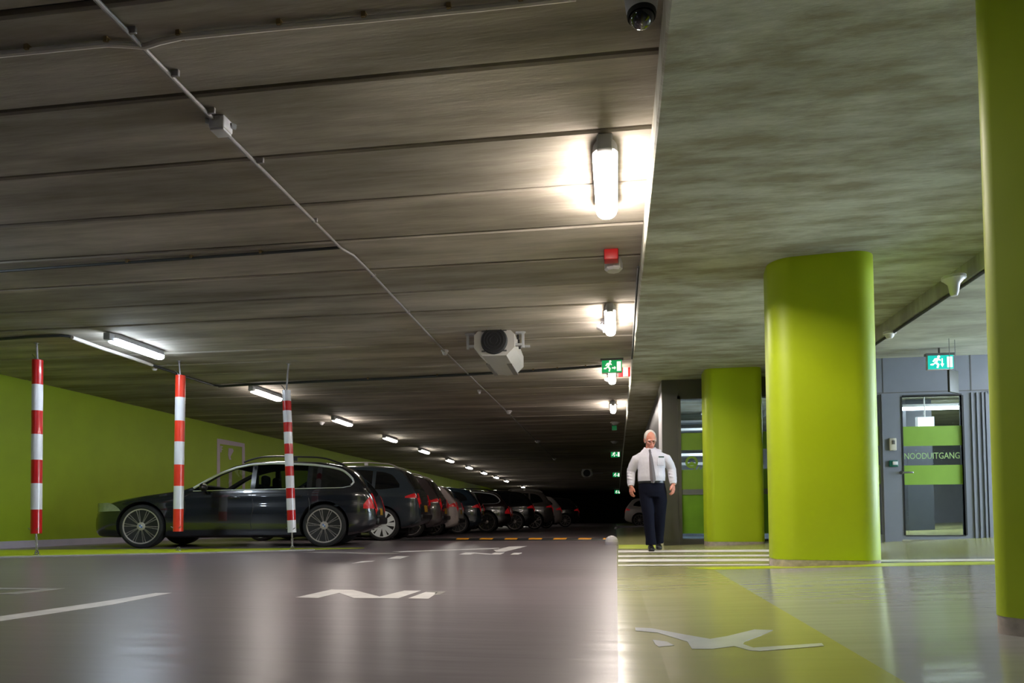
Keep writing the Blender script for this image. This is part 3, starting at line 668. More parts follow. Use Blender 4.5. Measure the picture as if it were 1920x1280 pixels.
def window(name, x0, x1, label, logo=None):
    t = bpy.data.objects.new(name, None); COL.objects.link(t); t.location = (x0, YA+.05, zg0); t['kind'] = 'structure'; t['label'] = label; t['category'] = 'window'
    L = x1-x0; Zl = lambda py: fz(py, YA)-zg0
    p = MB(); slab(p, 0, L, 0, zg1-zg0, .0, .012); p.build('pane', M['pane'], t, None)
    for a, b in ((811, 843), (880, 917)):
        q = MB(); slab(q, 0, L, Zl(b), Zl(a), -.004, .003); o = q.build('green_stripe', M['band'], t, None)
    q = MB(); slab(q, 0, L, Zl(1000), Zl(927), -.004, .003); q.build('painted_reflection_panel', M['painted_reflection'], t, None)
    q = MB(); slab(q, 0, L, Zl(927), Zl(917), -.03, .06); q.build('transom', M['grey_frame'], t, None)
    if logo is not None:
        cx, cz, r = logo; q = MB(); cx -= x0
        ring = []
        n = 28
        out = [(cx+r*cos(2*pi*k/n), cz+r*sin(2*pi*k/n)) for k in range(n+1)]; inn = [(cx+r*.62*cos(2*pi*k/n), cz+r*.62*sin(2*pi*k/n)) for k in range(n+1)]
        q.grid([[Vector((x, -.006, z)) for x, z in out], [Vector((x, -.006, z)) for x, z in inn]])
        q.prism([(cx-r*.55, cz-r*.5), (cx+r*.55, cz-r*.5), (cx+r*.55, cz-.02), (cx, cz+r*.1), (cx-r*.55, cz-.02)], lambda a, b, u: Vector((a, u, b)), -.008, -.005)
        for k in range(5): q.prism([(cx+.02+k*.06, cz-r*1.25), (cx+.045+k*.06, cz-r*1.25), (cx+.075+k*.06, cz-r*.75), (cx+.05+k*.06, cz-r*.75)], lambda a, b, u: Vector((a, u, b)), -.008, -.005)
        q.build('round_logo', M['band'], t, None)
    return t
window('window_1', xg0, xg1, 'glazed window with green stripes and a round logo behind the walking man', (fx(1298, YA), fz(866, YA)-zg0, .10))
window('window_2', xg1+.12, xe-.06, 'glazed window with green stripes behind the wide lime pillar')

# ------------------------------------------------------------------ glazed front: door wall
D = lambda px, py=880: ony(px, py, YD)
dz0 = lambda x: zfr(x)
m = MB(); zr = ZR+.01
xs = [3.05, D(1652).x, D(1687).x, D(1814).x, 6.6]
def base(x): return zfr(x)-.03
slab(m, 3.05, 6.6, D(1700, 738).z, zr, YD, .10)                               # band above
slab(m, D(1652).x, D(1688).x, base(3.6), D(1700, 738).z, YD, .10)             # post with the reader
slab(m, D(1813).x, 6.6, base(4.6), D(1700, 738).z, YD, .10)
slab(m, 3.05, D(1652).x, base(3.3), zfr(3.4)+.10, YD, .10)
for px in (1826, 1836, 1846, 1853): slab(m, D(px).x-.012, D(px).x+.012, base(4.8), D(1700, 738).z-.01, YD-.018, .02)
slab(m, D(1856).x, 6.6, D(1860, 733).z-.03, D(1860, 733).z, YD-.02, .03)
slab(m, D(1655).x-.0, D(1655).x+.02, zfr(3.5), D(1700, 738).z, YD-.02, .03)
structure(m.build('wall_door_front', M['grey_frame'], smooth=None))
m = MB()
slab(m, 3.05, 6.6, D(1700, 735).z-.008, D(1700, 735).z+.004, YD-.004, .006); slab(m, D(1826).x-.006, D(1826).x+.006, D(1700, 735).z, zr, YD-.004, .006); slab(m, D(1660).x-.004, D(1660).x+.004, D(1700, 735).z, zr, YD-.004, .006)
structure(m.build('trim_2', M['grey_dark'], smooth=None))
# sliver window next to the wide pillar
t = bpy.data.objects.new('window_3', None); COL.objects.link(t); t.location = (3.07, YD+.04, zfr(3.3)+.1); t['kind'] = 'structure'; t['category'] = 'window'; t['label'] = 'narrow glazed window left of the glass door, mostly behind the wide pillar'
Lw = D(1652).x-3.07; zl = lambda py: D(1650, py).z-(zfr(3.3)+.1)
p = MB(); slab(p, 0, Lw, 0, zl(742), 0, .012); p.build('pane', M['pane'], t, None)
for a, b in ((798, 835), (871, 907)):
    q = MB(); slab(q, 0, Lw, zl(b), zl(a), -.004, .003); q.build('green_stripe', M['band'], t, None)
# the door
xd0, xd1 = D(1688).x, D(1813).x; zd0, zd1 = zfr(3.9)+.01, D(1700, 738).z
t = bpy.data.objects.new('door_1', None); COL.objects.link(t); t.location = (xd0, YD+.03, zd0); t['kind'] = 'structure'; t['category'] = 'door'; t['label'] = 'grey framed glass door with two green stripes and emergency exit lettering'
W = xd1-xd0; H = zd1-zd0; gx0, gx1 = D(1695).x-xd0, D(1807).x-xd0; gz0, gz1 = D(1750, 1003).z-zd0, D(1750, 742).z-zd0
q = MB(); slab(q, 0, gx0, 0, H, -.03, .07); slab(q, gx1, W, 0, H, -.03, .07); slab(q, gx0, gx1, gz1, H, -.03, .07); slab(q, gx0, gx1, 0, gz0, -.03, .07)
q.build('door_frame', M['grey_frame'], t, None)
q = MB(); slab(q, gx0-.018, gx0, gz0, gz1, -.036, .05); slab(q, gx1, gx1+.02, gz0, gz1, -.036, .05); slab(q, gx0, gx1, gz1, gz1+.02, -.036, .05); slab(q, gx0, gx1, gz0-.012, gz0, -.036, .05); q.build('gasket', M['trim_black'], t, None)
q = MB(); slab(q, gx0, gx1, gz0, gz1, 0, .012); q.build('pane', M['pane'], t, None)
zz = lambda py: D(1750, py).z-zd0
for a, b in ((798, 835), (871.5, 908)):
    q = MB(); slab(q, gx0, gx1, zz(b), zz(a), -.004, .003); q.build('green_stripe', M['band'], t, None)
def lettering(txt, size, name, mname, parent, loc, width=None):
    cu = bpy.data.curves.new(name, 'FONT'); cu.body = txt; cu.size = size; cu.extrude = .0015; cu.resolution_u = 3
    o = bpy.data.objects.new(name+'_source', cu); COL.objects.link(o); dg = bpy.context.evaluated_depsgraph_get()
    me = bpy.data.meshes.new_from_object(o.evaluated_get(dg)); bpy.data.objects.remove(o)
    xs_ = [v.co.x for v in me.vertices]; k = (width/(max(xs_)-min(xs_))) if width else 1
    for v in me.vertices: v.co = Vector(((v.co.x-min(xs_))*k, -v.co.z, v.co.y))
    me.materials.clear(); me.materials.append(M[mname])
    o = bpy.data.objects.new(name, me); COL.objects.link(o); o.parent = parent; o.location = loc; return o
lettering('NOODUITGANG', .115, 'lettering', 'pale_letters', t, (gx0+.02, -.004, zz(859.5)), gx1-gx0-.05)
q = MB(); hx = gx0-.03; hz = D(1695, 886).z-zd0
q.lathe([(0, -.04), (.022, -.04), (.022, -.03), (.012, -.03), (.012, -.08), (0, -.08)], 14, origin=(hx, 0, hz), axis='Y'); q.box((hx+.055, -.085, hz), (.13, .02, .022), bev=.005); q.build('handle', M['steel'], t)
# fittings on the post
P = D(1673, 833); t = empty('card_reader', (P.x, YD, P.z), 'cream card reader on the grey post beside the glass door', 'card reader')
q = MB(); q.box((0, -.015, 0), (.085, .03, .16), bev=.008); q.build('case', mat('cream_plastic', srgb(176, 170, 156), .5), t); q = MB(); q.box((.005, -.033, .025), (.035, .008, .05), bev=.003); q.build('keypad', M['grey_dark'], t)
P = D(1674.5, 869); t = empty('emergency_button', (P.x, YD, P.z), 'green emergency release button under the card reader', 'button')
q = MB(); q.box((0, -.015, 0), (.11, .03, .085), bev=.01); q.build('case', mat('green_case', srgb(20, 90, 80), .35), t); q = MB(); q.box((.012, -.035, .004), (.06, .012, .045), bev=.005); q.build('cover', M['white_plastic'], t)
# hanging dark plate
P = ony(1787, 715, YD-.9); t = empty('hanging_sign', (P.x, YD-.9, P.z), 'dark square sign plate hanging edge-on before the glass door', 'sign', rz=radians(38))
q = MB(); q.box((0, 0, 0), (.19, .025, .26), bev=.003); q.build('plate', M['sign_dark'], t)
q = MB(); q.tube([(-.06, 0, .12), (-.06, 0, ZR-P.z)], .004, 6); q.tube([(.06, 0, .12), (.06, 0, ZR-P.z)], .004, 6); q.build('wire', M['steel'], t)
# teal exit sign over the door
P = ony(1764, 692, YD-.5); s_ = (YD-.5)/F
es = exit_sign(P.x, YD-.5, P.z, 42*s_, 25*s_, 'teal exit sign with a downward arrow above the glass door', 'down', g='exit_teal', hang=False, group='exit signs at the doors')
q = MB(); q.box((0, .03, 25*s_+.012), (42*s_*1.1, .06, .03)); q.tube([(0, .03, 25*s_), (0, .03, ZR-P.z)], .012, 8); q.build('hanger', M['grey_dark'], es)

# ------------------------------------------------------------------ lobby behind the glass
m = MB(); m.box((5.45, 13.3, .06), (4.7, 7.3, .16)); m.box((2.0, 14.15, .06), (2.2, 5.5, .16)); structure(m.build('floor_lobby', M['lobby_floor'], smooth=None))
m = MB(); m.box((4.5, 16.9, 1.35), (7.4, .12, 2.9)); structure(m.build('wall_lobby_back', M['lobby_wall'], smooth=None))
m = MB(); m.box((5.3, 13.2, 1.3), (.42, .42, 2.5)); tag(m.build('lobby_column', M['lobby_dark'], smooth=None), 'dark square column seen through the glass door', 'column')
for x, y, lab in ((4.35, 13.5, 'bright square lobby lamp seen through the glass door'), (2.0, 13.6, 'bright lobby lamp above the white stairs behind the window'), (6.0, 12.0, 'bright lobby lamp at the upper corner of the glass door')):
    t = empty('lobby_lamp', (x, y, ZR), lab, 'lamp', 'square lobby lamps')
    q = MB(); q.box((0, 0, -.02), (.64, .64, .04)); q.build('frame', M['white_plastic'], t); q = MB(); q.box((0, 0, -.045), (.58, .58, .012)); q.build('diffuser', M['tube_hall'], t)
P = ony(1734, 792, 12.2); t = empty('light_box', (P.x, 12.2, P.z), 'small bright square light box hanging behind the glass door above its upper green stripe', 'light box')
q = MB(); q.box((0, 0, 0), (.27, .06, .19)); q.tube([(0, 0, .09), (0, 0, ZR-P.z)], .01, 6); q.build('frame', M['white_plastic'], t); q = MB(); q.box((0, -.035, 0), (.24, .01, .16)); q.build('lit_face', M['lit_face'], t)
P = ony(1745, 763, 13.0); t = empty('lobby_tube_lamp', (P.x, 13.0, P.z), 'long white tube lamp high behind the glass door', 'lamp')
q = MB(); q.box((0, 0, .03), (1.15, .10, .05), bev=.01); q.tube([(0, 0, .05), (0, 0, ZR-P.z)], .01, 6); q.build('housing', M['white_plastic'], t); q = MB(); q.tube([(-.55, 0, -.02), (.55, 0, -.02)], .03, 10); q.build('diffuser', M['tube_lobby'], t)
t = empty('staircase', (1.0, 13.0, .14), 'white open staircase seen through the window behind the man', 'stairs')
for k in range(9):
    q = MB(); q.box((.9, .0+.26*k, .18+.2*k+.6), (1.5, .28, .05)); q.build('tread', M['stair_white'], t)
q = MB(); q.box((.13, 1.05, 1.55), (.05, 2.5, .12), rx=radians(37)); q.box((1.67, 1.05, 1.55), (.05, 2.5, .12), rx=radians(37)); q.build('stringer', M['stair_white'], t)
q = MB(); q.tube([(.13, -.1, 1.5), (.13, 1.2, 2.3)], .02, 8)
for k in range(5): q.tube([(.13, .25*k, .85+.19*k), (.13, .25*k, 1.55+.16*k)], .012, 6)
q.build('railing', M['stair_white'], t)
t = empty('lobby_bench', (4.35, 14.6, .14), 'low pale bench seen through the lower part of the glass door', 'bench')
q = MB(); q.box((0, 0, .42), (1.5, .45, .06), bev=.01); q.build('seat', M['stair_white'], t)
for sx in (-.65, .65):
    q = MB(); q.box((sx, 0, .2), (.06, .4, .4)); q.build('leg', M['lobby_dark'], t)

# ------------------------------------------------------------------ cars
def table(tb, sm=.05):
    def raw(x):
        if x <= tb[0][0]: return tb[0][1]
        for (x0, y0), (x1, y1) in zip(tb, tb[1:]):
            if x <= x1: return y0+(y1-y0)*(x-x0)/(x1-x0)
        return tb[-1][1]
    lo, hi = tb[0][0], tb[-1][0]
    def f(x):
        k = min(sm, x-lo, hi-x)
        if k <= 0: return raw(x)
        return (raw(x-k)+2*raw(x-k/2)+2*raw(x)+2*raw(x+k/2)+raw(x+k))/8
    return f
class Body:
    def __init__(s, top, bot, belt, wid, tumble=.40):
        s.lo, s.hi = top[0][0], top[-1][0]
        s.top, s.bot, s.belt, s.w, s.tumble = table(top), table(bot), table(belt, .1), table(wid, .08), tumble
    def sec(s, x):
        zt, zb, w = s.top(x), s.bot(x), s.w(x)
        zs = min(s.belt(x), zt-.07); zs = max(zs, zb+.05); gh = max(zt-zs, .02)
        p = [(0, zb), (w*.80, zb)]
        for t, k in ((.05, .92), (.14, .972), (.3, .992), (.5, 1.0), (.68, .998), (.78, .985), (.84, .992), (.93, .978), (1, .955)): p.append((w*k, zb+(zs-zb)*t))
        we = w*.945-max(0, gh-.07)*s.tumble; ze = zt-min(.06, gh*.5)
        for k in (.04, .25, .5, .75, 1): p.append((w*.945+(we-w*.945)*k, zs+.008+(ze-zs-.008)*k))
        p += [(we-.03, ze+(zt-ze)*.5), (we-.085, zt-(zt-ze)*.18), (we*.6, zt+.004), (0, zt+.012)]
        return p
    def sidey(s, x, z):
        p = s.sec(x)[1:-4]
        if z <= p[0][1]: return p[0][0]
        for (y0, z0), (y1, z1) in zip(p, p[1:]):
            if z <= z1: return y0+(y1-y0)*(z-z0)/max(z1-z0, 1e-6)
        return p[-1][0]
    def topz(s, x, yy):
        p = s.sec(x)[-5:]
        for (y0, z0), (y1, z1) in zip(p, p[1:]):
            if y1 <= yy <= y0: return z0+(z1-z0)*(y0-yy)/max(y0-y1, 1e-6)
        return p[-1][1]
    def we(s, x): return s.sec(x)[-5][0]
    def loft(s):
        xs = []; x = s.lo
        while x < s.hi:
            xs.append(x); e = min(x-s.lo, s.hi-x); x += .012 if e < .12 else (.025 if e < .4 else .045)
        xs.append(s.hi); rows = []
        for x in xs:
            h = s.sec(x); rows.append([Vector((x, y, z)) for y, z in h]+[Vector((x, -y, z)) for y, z in h[-2:0:-1]])
        m = MB(); m.grid(rows, closed=True); n = len(rows[0]); m.add(rows[0], [tuple(range(n))]); m.add(rows[-1], [tuple(range(n))]); return m
    def sidepatch(s, m, x0, x1, zlo, zhi, off=.004, n=14, k=6, side=1, thick=0.0):
        rows = []
        for i in range(n+1):
            x = x0+(x1-x0)*i/n; a, b = zlo(x), zhi(x); rows.append([Vector((x, side*(s.sidey(x, a+(b-a)*j/k)+off), a+(b-a)*j/k)) for j in range(k+1)])
        m.grid(rows)
    def toppatch(s, m, x0, x1, y0, y1, off=.004, n=12, k=8):
        """y0, y1: share of the half width"""
        rows = []
        for i in range(n+1):
            x = x0+(x1-x0)*i/n; we = s.we(x)
            dzdx = (s.top(min(x+.01, s.hi))-s.top(max(x-.01, s.lo)))/.02; nn = Vector((-dzdx, 0, 1)).normalized()
            rows.append([Vector((x, we*(y0+(y1-y0)*j/k), s.topz(x, abs(we*(y0+(y1-y0)*j/k)))))+nn*off for j in range(k+1)])
        m.grid(rows)
    def sideline(s, m, pts, r, side=1, off=.004, mi=0):
        m.tube([(x, side*(s.sidey(x, z)+off), z) for x, z in pts], r, 6, mi)
def spline(tb, n=6):
    out = []
    for i in range(len(tb)-1):
        p0, p1, p2, p3 = tb[max(i-1, 0)], tb[i], tb[i+1], tb[min(i+2, len(tb)-1)]
        for k in range(n):
            t = k/n; out.append(tuple(.5*(2*p1[c]+(p2[c]-p0[c])*t+(2*p0[c]-5*p1[c]+4*p2[c]-p3[c])*t*t+(3*p1[c]-p0[c]-3*p2[c]+p3[c])*t**3) for c in (0, 1)))
    return out+[tb[-1]]
WHEELS = {}
def make_wheel(kind, R=.33, W=.22, rimr=.266):
    """axis along Y, outer face at y = 0 looking to +Y"""
    t = MB(); t.lathe([(rimr-.004, -W), (R*.9, -W), (R, -W+.03), (R, -.035), (R*.955, -.006), (rimr+.02, 0), (rimr-.004, -.012)], 48, axis='Y')
    r = MB(); r.lathe([(rimr-.028, -.16), (rimr-.02, -.02), (rimr-.016, -.006), (rimr, -.003), (rimr+.002, -.014), (rimr-.006, -.16)], 48, axis='Y')
    def spoke(a, w0, w1, r0=.03, r1=None, tw=0.0, d=.018, yf=-.012):
        r1 = r1 or rimr-.015; ca, sa = cos(a), sin(a)
        def P(rad, u, y): return Vector((rad*ca-u*sa, y, rad*sa+u*ca))
        vs = [P(r0, -w0/2, yf), P(r0, w0/2, yf), P(r1, w1/2+tw, yf), P(r1, -w1/2+tw, yf)]
        vs += [v+Vector((0, -d-.01, 0)) for v in vs]
        r.add(vs, [(0, 1, 2, 3), (4, 5, 6, 7), (0, 1, 5, 4), (1, 2, 6, 5), (2, 3, 7, 6), (3, 0, 4, 7)])
    if kind == 'twin':
        for k in range(10):
            a = 2*pi*k/10+.1
            for s_ in (-1, 1): spoke(a+s_*.075, .013, .013, .05)
        m_ = 'alloy'
    elif kind == 'blade':
        for k in range(5):
            a = 2*pi*k/5+.3
            spoke(a-.2, .05, .115, .03, yf=-.001); spoke(a+.36, .04, .085, .03, yf=-.001)
        m_ = 'alloy_bright'
    elif kind == 'five':
        for k in range(5):
            a = 2*pi*k/5+.2
            for s_ in (-1, 1): spoke(a+s_*.1, .025, .03, .04, tw=s_*.028)
        m_ = 'alloy'
    else:
        for k in range(10): spoke(2*pi*k/10, .03, .022, .04)
        m_ = 'alloy_dark'
    r.lathe([(0, -.004), (.035, -.004), (.062, -.012), (.062, -.03), (0, -.03)], 24, axis='Y')
    for k in range(5): r.lathe([(0, -.006), (.009, -.006), (.009, -.02), (0, -.02)], 8, origin=(.047*cos(2*pi*k/5), 0, .047*sin(2*pi*k/5)), axis='Y')
    d = MB(); d.lathe([(0, -.06), (.165, -.06), (.165, -.085), (0, -.085)], 32, axis='Y')
    e = MB()
    if kind == 'twin':
        for k in range(4):
            e.add([Vector((0, -.0015, 0))]+[Vector((.026*cos(pi/2*k+j*pi/10), -.0015, .026*sin(pi/2*k+j*pi/10))) for j in range(6)], [tuple(range(7))], k % 2)
    return (t.mesh('tyre', M['tyre'], 30), r.mesh('rim', M[m_], 30), d.mesh('brake_disc', M['disc'], 30), e.mesh('hub_emblem', [M['blue'], M['white']], None) if kind == 'twin' else None)
def link(me, name, parent):
    o = bpy.data.objects.new(name, me); COL.objects.link(o); o.parent = parent; return o
def add_wheel(car, kind, x, side, halfw, R=.33):
    if kind not in WHEELS: WHEELS[kind] = make_wheel(kind)
    t_, r_, d_, e_ = WHEELS[kind]
    wv = link(t_, 'wheel', car); wv.location = (x, side*halfw, R); wv.scale = (R/.33,)*3; wv.rotation_euler = (0, 0, 0 if side > 0 else pi)
    link(r_, 'rim', wv); link(d_, 'brake_disc', wv)
    if e_: link(e_, 'hub_emblem', wv)
    return wv
def boolean(o, cutters):
    for c in cutters:
        md = o.modifiers.new('cut', 'BOOLEAN'); md.operation = 'DIFFERENCE'; md.object = c; md.solver = 'EXACT'
    bpy.context.view_layer.update()
    dg = bpy.context.evaluated_depsgraph_get(); me = bpy.data.meshes.new_from_object(o.evaluated_get(dg)); o.modifiers.clear(); o.data = me
    for c in cutters: bpy.data.objects.remove(c)
    me.polygons.foreach_set('use_smooth', [True]*len(me.polygons)); me.set_sharp_from_angle(angle=radians(34)); me.update()
def make_car(sp, paintname, wheel):
    """one car, rear axle at x = 0, nose to +X, left side to +Y, standing on z = 0; returns its Empty"""
    B = Body(sp['top'], sp['bot'], sp['belt'], sp['wid'], sp.get('tumble', .40)); wb = sp['wb']; R = sp.get('R', .33)
    t = bpy.data.objects.new('car', None); COL.objects.link(t)
    body = B.loft().build('body', [M[paintname], M['cab']], t, None)
    cuts = []
    for ax in (0, wb):
        for s_ in (1, -1):
            c = MB(); c.lathe([(0, s_*.50), (R+.045, s_*.50), (R+.045, s_*1.2), (0, s_*1.2)], 36, origin=(ax, 0, R+.005), axis='Y', mi=1); cuts.append(c.build('cut', [M[paintname], M['cab']], None, None))
    wins = sp['wins']; wintop = table(sp['wintop'], .06); winbot = table(sp['winbot'], .05)
    if sp.get('open'):
        for k in sp['open']:
            x0, x1 = wins[k]; n = 14
            poly = [(x0+(x1-x0)*i/n, winbot(x0+(x1-x0)*i/n)) for i in range(n+1)]+[(x1+(x0-x1)*i/n, max(wintop(x1+(x0-x1)*i/n), winbot(x1+(x0-x1)*i/n)+.004)) for i in range(n+1)]
            c = MB(); c.prism(poly, lambda a, b, q: Vector((a, q, b)), -1.3, 1.3, 1); cuts.append(c.build('cut', [M[paintname], M['cab']], None, None))
    if sp.get('open'):
        xs_ = [-.40+2.30*i/24 for i in range(25)]
        poly = [(-.40, .58), (1.9, .58)]+[(x, min(B.top(x)-.075, wintop(x)+.035)) for x in xs_[::-1]]
        c = MB(); c.prism(poly, lambda a, b, q: Vector((a, q, b)), -.63, .63, 1); cuts.append(c.build('cut', [M[paintname], M['cab']], None, None))
        c = MB(); c.prism([(1.40, 1.0), (1.40, 1.6), (2.1, 1.6), (1.97, .975), (1.7, .95)], lambda a, b, q: Vector((a, q, b)), -.63, .63, 1); cuts.append(c.build('cut', [M[paintname], M['cab']], None, None))
    boolean(body, cuts)
    for k, (x0, x1) in enumerate(wins):
        for s_ in (1, -1):
            m = MB(); B.sidepatch(m, x0, x1, winbot, lambda x: max(wintop(x), winbot(x)+.004), .004 if not (sp.get('open') and k in sp['open']) else -.006, side=s_)
            m.build('side_window', M['clear_pane'] if k == 0 and sp.get('open') else (M['tint_pane'] if sp.get('open') and k in sp['open'] else M['privacy']), t, 40)
    for s_ in (1, -1):
        if sp.get('chrome'):
            a, b = wins[0][0] if wins[0][0] < wins[-1][0] else wins[-1][0], max(wins[0][1], wins[-1][1])
            n = 40; up = [(a+(b-a)*i/n, wintop(a+(b-a)*i/n)+.018) for i in range(n+1)]
            m = MB(); B.sideline(m, up, .019, s_, .002); B.sideline(m, [(a, wintop(a)+.018), (a-.02, (wintop(a)+winbot(a))/2), (a+.02, winbot(a)-.012)], .016, s_, .003)
            B.sideline(m, [(a+.02+(b-a-.02)*i/20, winbot(a+.02+(b-a-.02)*i/20)-.012) for i in range(21)], .007, s_, .003); m.build('window_trim', M['chrome'], t)
        m = MB()
        for x in sp['seams']:
            zb = B.bot(x)+.12; B.sideline(m, [(x+.02*sin(i), zb+(winbot(x)-.03-zb)*i/8) for i in range(9)], .005, s_, -.002)
        m.build('door_gap', M['trim_black'], t)
        for x, z in sp['handles']:
            m = MB(); y = B.sidey(x, z); m.box((x, s_*(y+.012), z), (.17, .03, .035), bev=.01); m.build('door_handle', M[paintname], t)
        x, z = sp['mirror']; y = B.sidey(x, z-.05)
        m = MB(); m.sphere((x, s_*(y+.13), z), (.055, .11, .065), 14); m.tube([(x+.02, s_*(y-.01), z-.05), (x, s_*(y+.08), z-.03)], .022, 8); m.build('mirror', M['trim_black'], t)
        x0, x1, z0, z1, sl = sp['head']
        m = MB(); B.sidepatch(m, x0, x1, lambda x: z0+sl*(x1-x)*.5, lambda x: z0+.012+(z1-z0)*min(1, (x-x0)/(x1-x0)*2.2)**.6-.25*sl*(x-x0), .008, side=s_); m.build('headlight', M['head'], t)
        x0, x1, z0, z1 = sp['tail']
        m = MB(); B.sidepatch(m, x0, x1, lambda x: z0, lambda x: min(z0+(z1-z0)*(1-.75*max(0, (x-x0)/(x1-x0))**1.5), B.top(x)-.075), .006, side=s_)
        a0, a1, yw = sp['tailtop']; B.toppatch(m, a0, a1, s_*.98, s_*yw, .006); m.build('taillight', M['tail'], t)
        if sp.get('rails'):
            a, b = sp['rails']; n = 22; m = MB()
            m.tube([(a+(b-a)*i/n, s_*(B.we(a+(b-a)*i/n)-.055), B.top(a+(b-a)*i/n)+.012+.05*min(1, 6*min(i, n-i)/n)) for i in range(n+1)], .014, 8)
            for q in (.5, ): x = a+(b-a)*q; m.box((x, s_*(B.we(x)-.055), B.top(x)+.025), (.08, .03, .06))
            m.build('roof_rail', M[sp.get('railmat', 'trim_black')], t)
    m = MB(); B.toppatch(m, sp['screen'][0], sp['screen'][1], -.86, .86, .004); m.build('windscreen', M['clear_pane' if sp.get('open') else 'privacy'], t, 40)
    m = MB(); B.toppatch(m, sp['rearwin'][0], sp['rearwin'][1], -.86, .86, .005); m.build('rear_window', M['privacy'], t, 40)
    m = MB(); B.toppatch(m, sp['platex'][0], sp['platex'][1], -.30, .30, .004); m.build('number_plate', M['plate'], t)
    lo = B.lo; m = MB(); m.box((lo+.015, 0, sp['bumper']), (.10, 1.30, .12), bev=.03); m.build('bumper', M['trim_black'], t)
    m = MB(); hi = B.hi; m.box((hi-.03, 0, B.bot(hi)+.16), (.08, .9, .11), bev=.02)
    for s_ in (1, -1): m.box((hi-.025, s_*.15, B.top(hi)-.0), (.08, .26, .1), bev=.03)
    m.build('grille', M['trim_black'], t)
    if sp.get('open'):
        m = MB()
        for s_ in (1, -1): m.box((1.04, s_*.34, 1.06), (.11, .26, .18), bev=.05); m.box((1.10, s_*.34, .80), (.18, .46, .40), bev=.05); m.box((1.35, s_*.34, .62), (.5, .46, .12), bev=.04)
        m.build('front_seat', M['cab'], t)
    hw = sp['hw']
    for ax in (0, wb):
        for s_ in (1, -1): add_wheel(t, wheel, ax, s_, hw, R)
    m = MB(); m.tube([(0, -hw+.1, R), (0, hw-.1, R)], .05, 8); m.box((wb/2, 0, .20), (wb*.8, 1.1, .08)); m.tube([(-.5, .4, .24), (-.1, .4, .26)], .09, 10); m.build('underside', M['cab'], t)
    return t
wagon = dict(wb=2.76, hw=.885, R=.335,
    top=[(-.80, .44), (-.79, .60), (-.765, .72), (-.72, .84), (-.64, .93), (-.52, 1.08), (-.40, 1.21), (-.24, 1.30), (.15, 1.365), (.80, 1.38), (1.20, 1.355), (1.46, 1.29), (1.74, 1.14), (2.02, .955), (2.2, .90), (2.5, .855), (2.87, .80), (3.2, .735), (3.44, .655), (3.55, .58), (3.60, .46)],
    bot=[(-.80, .38), (-.76, .30), (-.55, .22), (-.30, .17), (.5, .15), (2.3, .15), (3.1, .16), (3.5, .17), (3.58, .24), (3.60, .34)],
    belt=[(-.80, .80), (-.6, .90), (-.3, .93), (.5, .91), (1.5, .895), (2.1, .87), (3.6, .70)],
    wid=[(-.80, .66), (-.76, .74), (-.66, .80), (-.45, .86), (0, .905), (1.4, .90), (2.76, .90), (3.1, .87), (3.35, .80), (3.5, .70), (3.58, .58), (3.60, .5)],
    wins=[(1.14, 2.0), (.28, 1.07), (-.42, .20)], open=[0, 1],
    wintop=[(-.43, 1.04), (-.38, 1.11), (-.26, 1.20), (-.1, 1.245), (.2, 1.285), (.8, 1.31), (1.15, 1.29), (1.4, 1.235), (1.65, 1.13), (1.86, 1.0), (2.0, .905)],
    winbot=[(-.43, .99), (-.36, .95), (-.2, .94), (.5, .925), (1.4, .905), (2.0, .89)], chrome=True,
    seams=[.24, 1.10, 2.12], handles=[(.42, .80), (1.36, .775)], mirror=(1.80, .93), head=(3.07, 3.53, .56, .69, .05), tail=(-.79, -.60, .60, .86), tailtop=(-.79, -.70, .80),
    rails=(-.28, 1.30), screen=(1.32, 2.0), rearwin=(-.62, -.30), platex=(-.797, -.785), bumper=.40)
suv = dict(wb=2.70, hw=.90, R=.36,
    top=[(-.82, .55), (-.80, .80), (-.77, .98), (-.72, 1.08), (-.62, 1.22), (-.50, 1.40), (-.40, 1.55), (-.2, 1.62), (.4, 1.67), (1.0, 1.66), (1.35, 1.56), (1.7, 1.36), (2.0, 1.14), (2.2, 1.08), (2.8, 1.0), (3.2, .90), (3.42, .80), (3.52, .62)],
    bot=[(-.82, .46), (-.78, .36), (-.5, .27), (0, .22), (2.4, .21), (3.2, .23), (3.48, .32), (3.52, .42)],
    belt=[(-.82, .95), (-.5, 1.06), (.3, 1.07), (1.5, 1.04), (2.1, 1.01), (3.5, .85)],
    wid=[(-.82, .70), (-.77, .80), (-.66, .86), (-.4, .90), (0, .93), (1.4, .925), (2.7, .92), (3.1, .88), (3.35, .78), (3.48, .62), (3.52, .5)],
    wins=[(1.16, 1.9), (.25, 1.08), (-.36, .17)], wintop=[(-.37, 1.22), (-.2, 1.44), (.0, 1.51), (.5, 1.56), (1.0, 1.56), (1.3, 1.49), (1.6, 1.33), (1.9, 1.12)],
    winbot=[(-.37, 1.16), (0, 1.12), (.8, 1.10), (1.9, 1.06)], seams=[.2, 1.12, 2.05], handles=[(.36, .96), (1.3, .94)], mirror=(1.72, 1.12), head=(3.0, 3.42, .74, .86, .03), tail=(-.80, -.50, .93, 1.05), tailtop=(-.795, -.735, .74),
    rails=(-.35, 1.2), railmat='alloy', screen=(1.3, 1.98), rearwin=(-.68, -.42), platex=(-.815, -.80), bumper=.52)
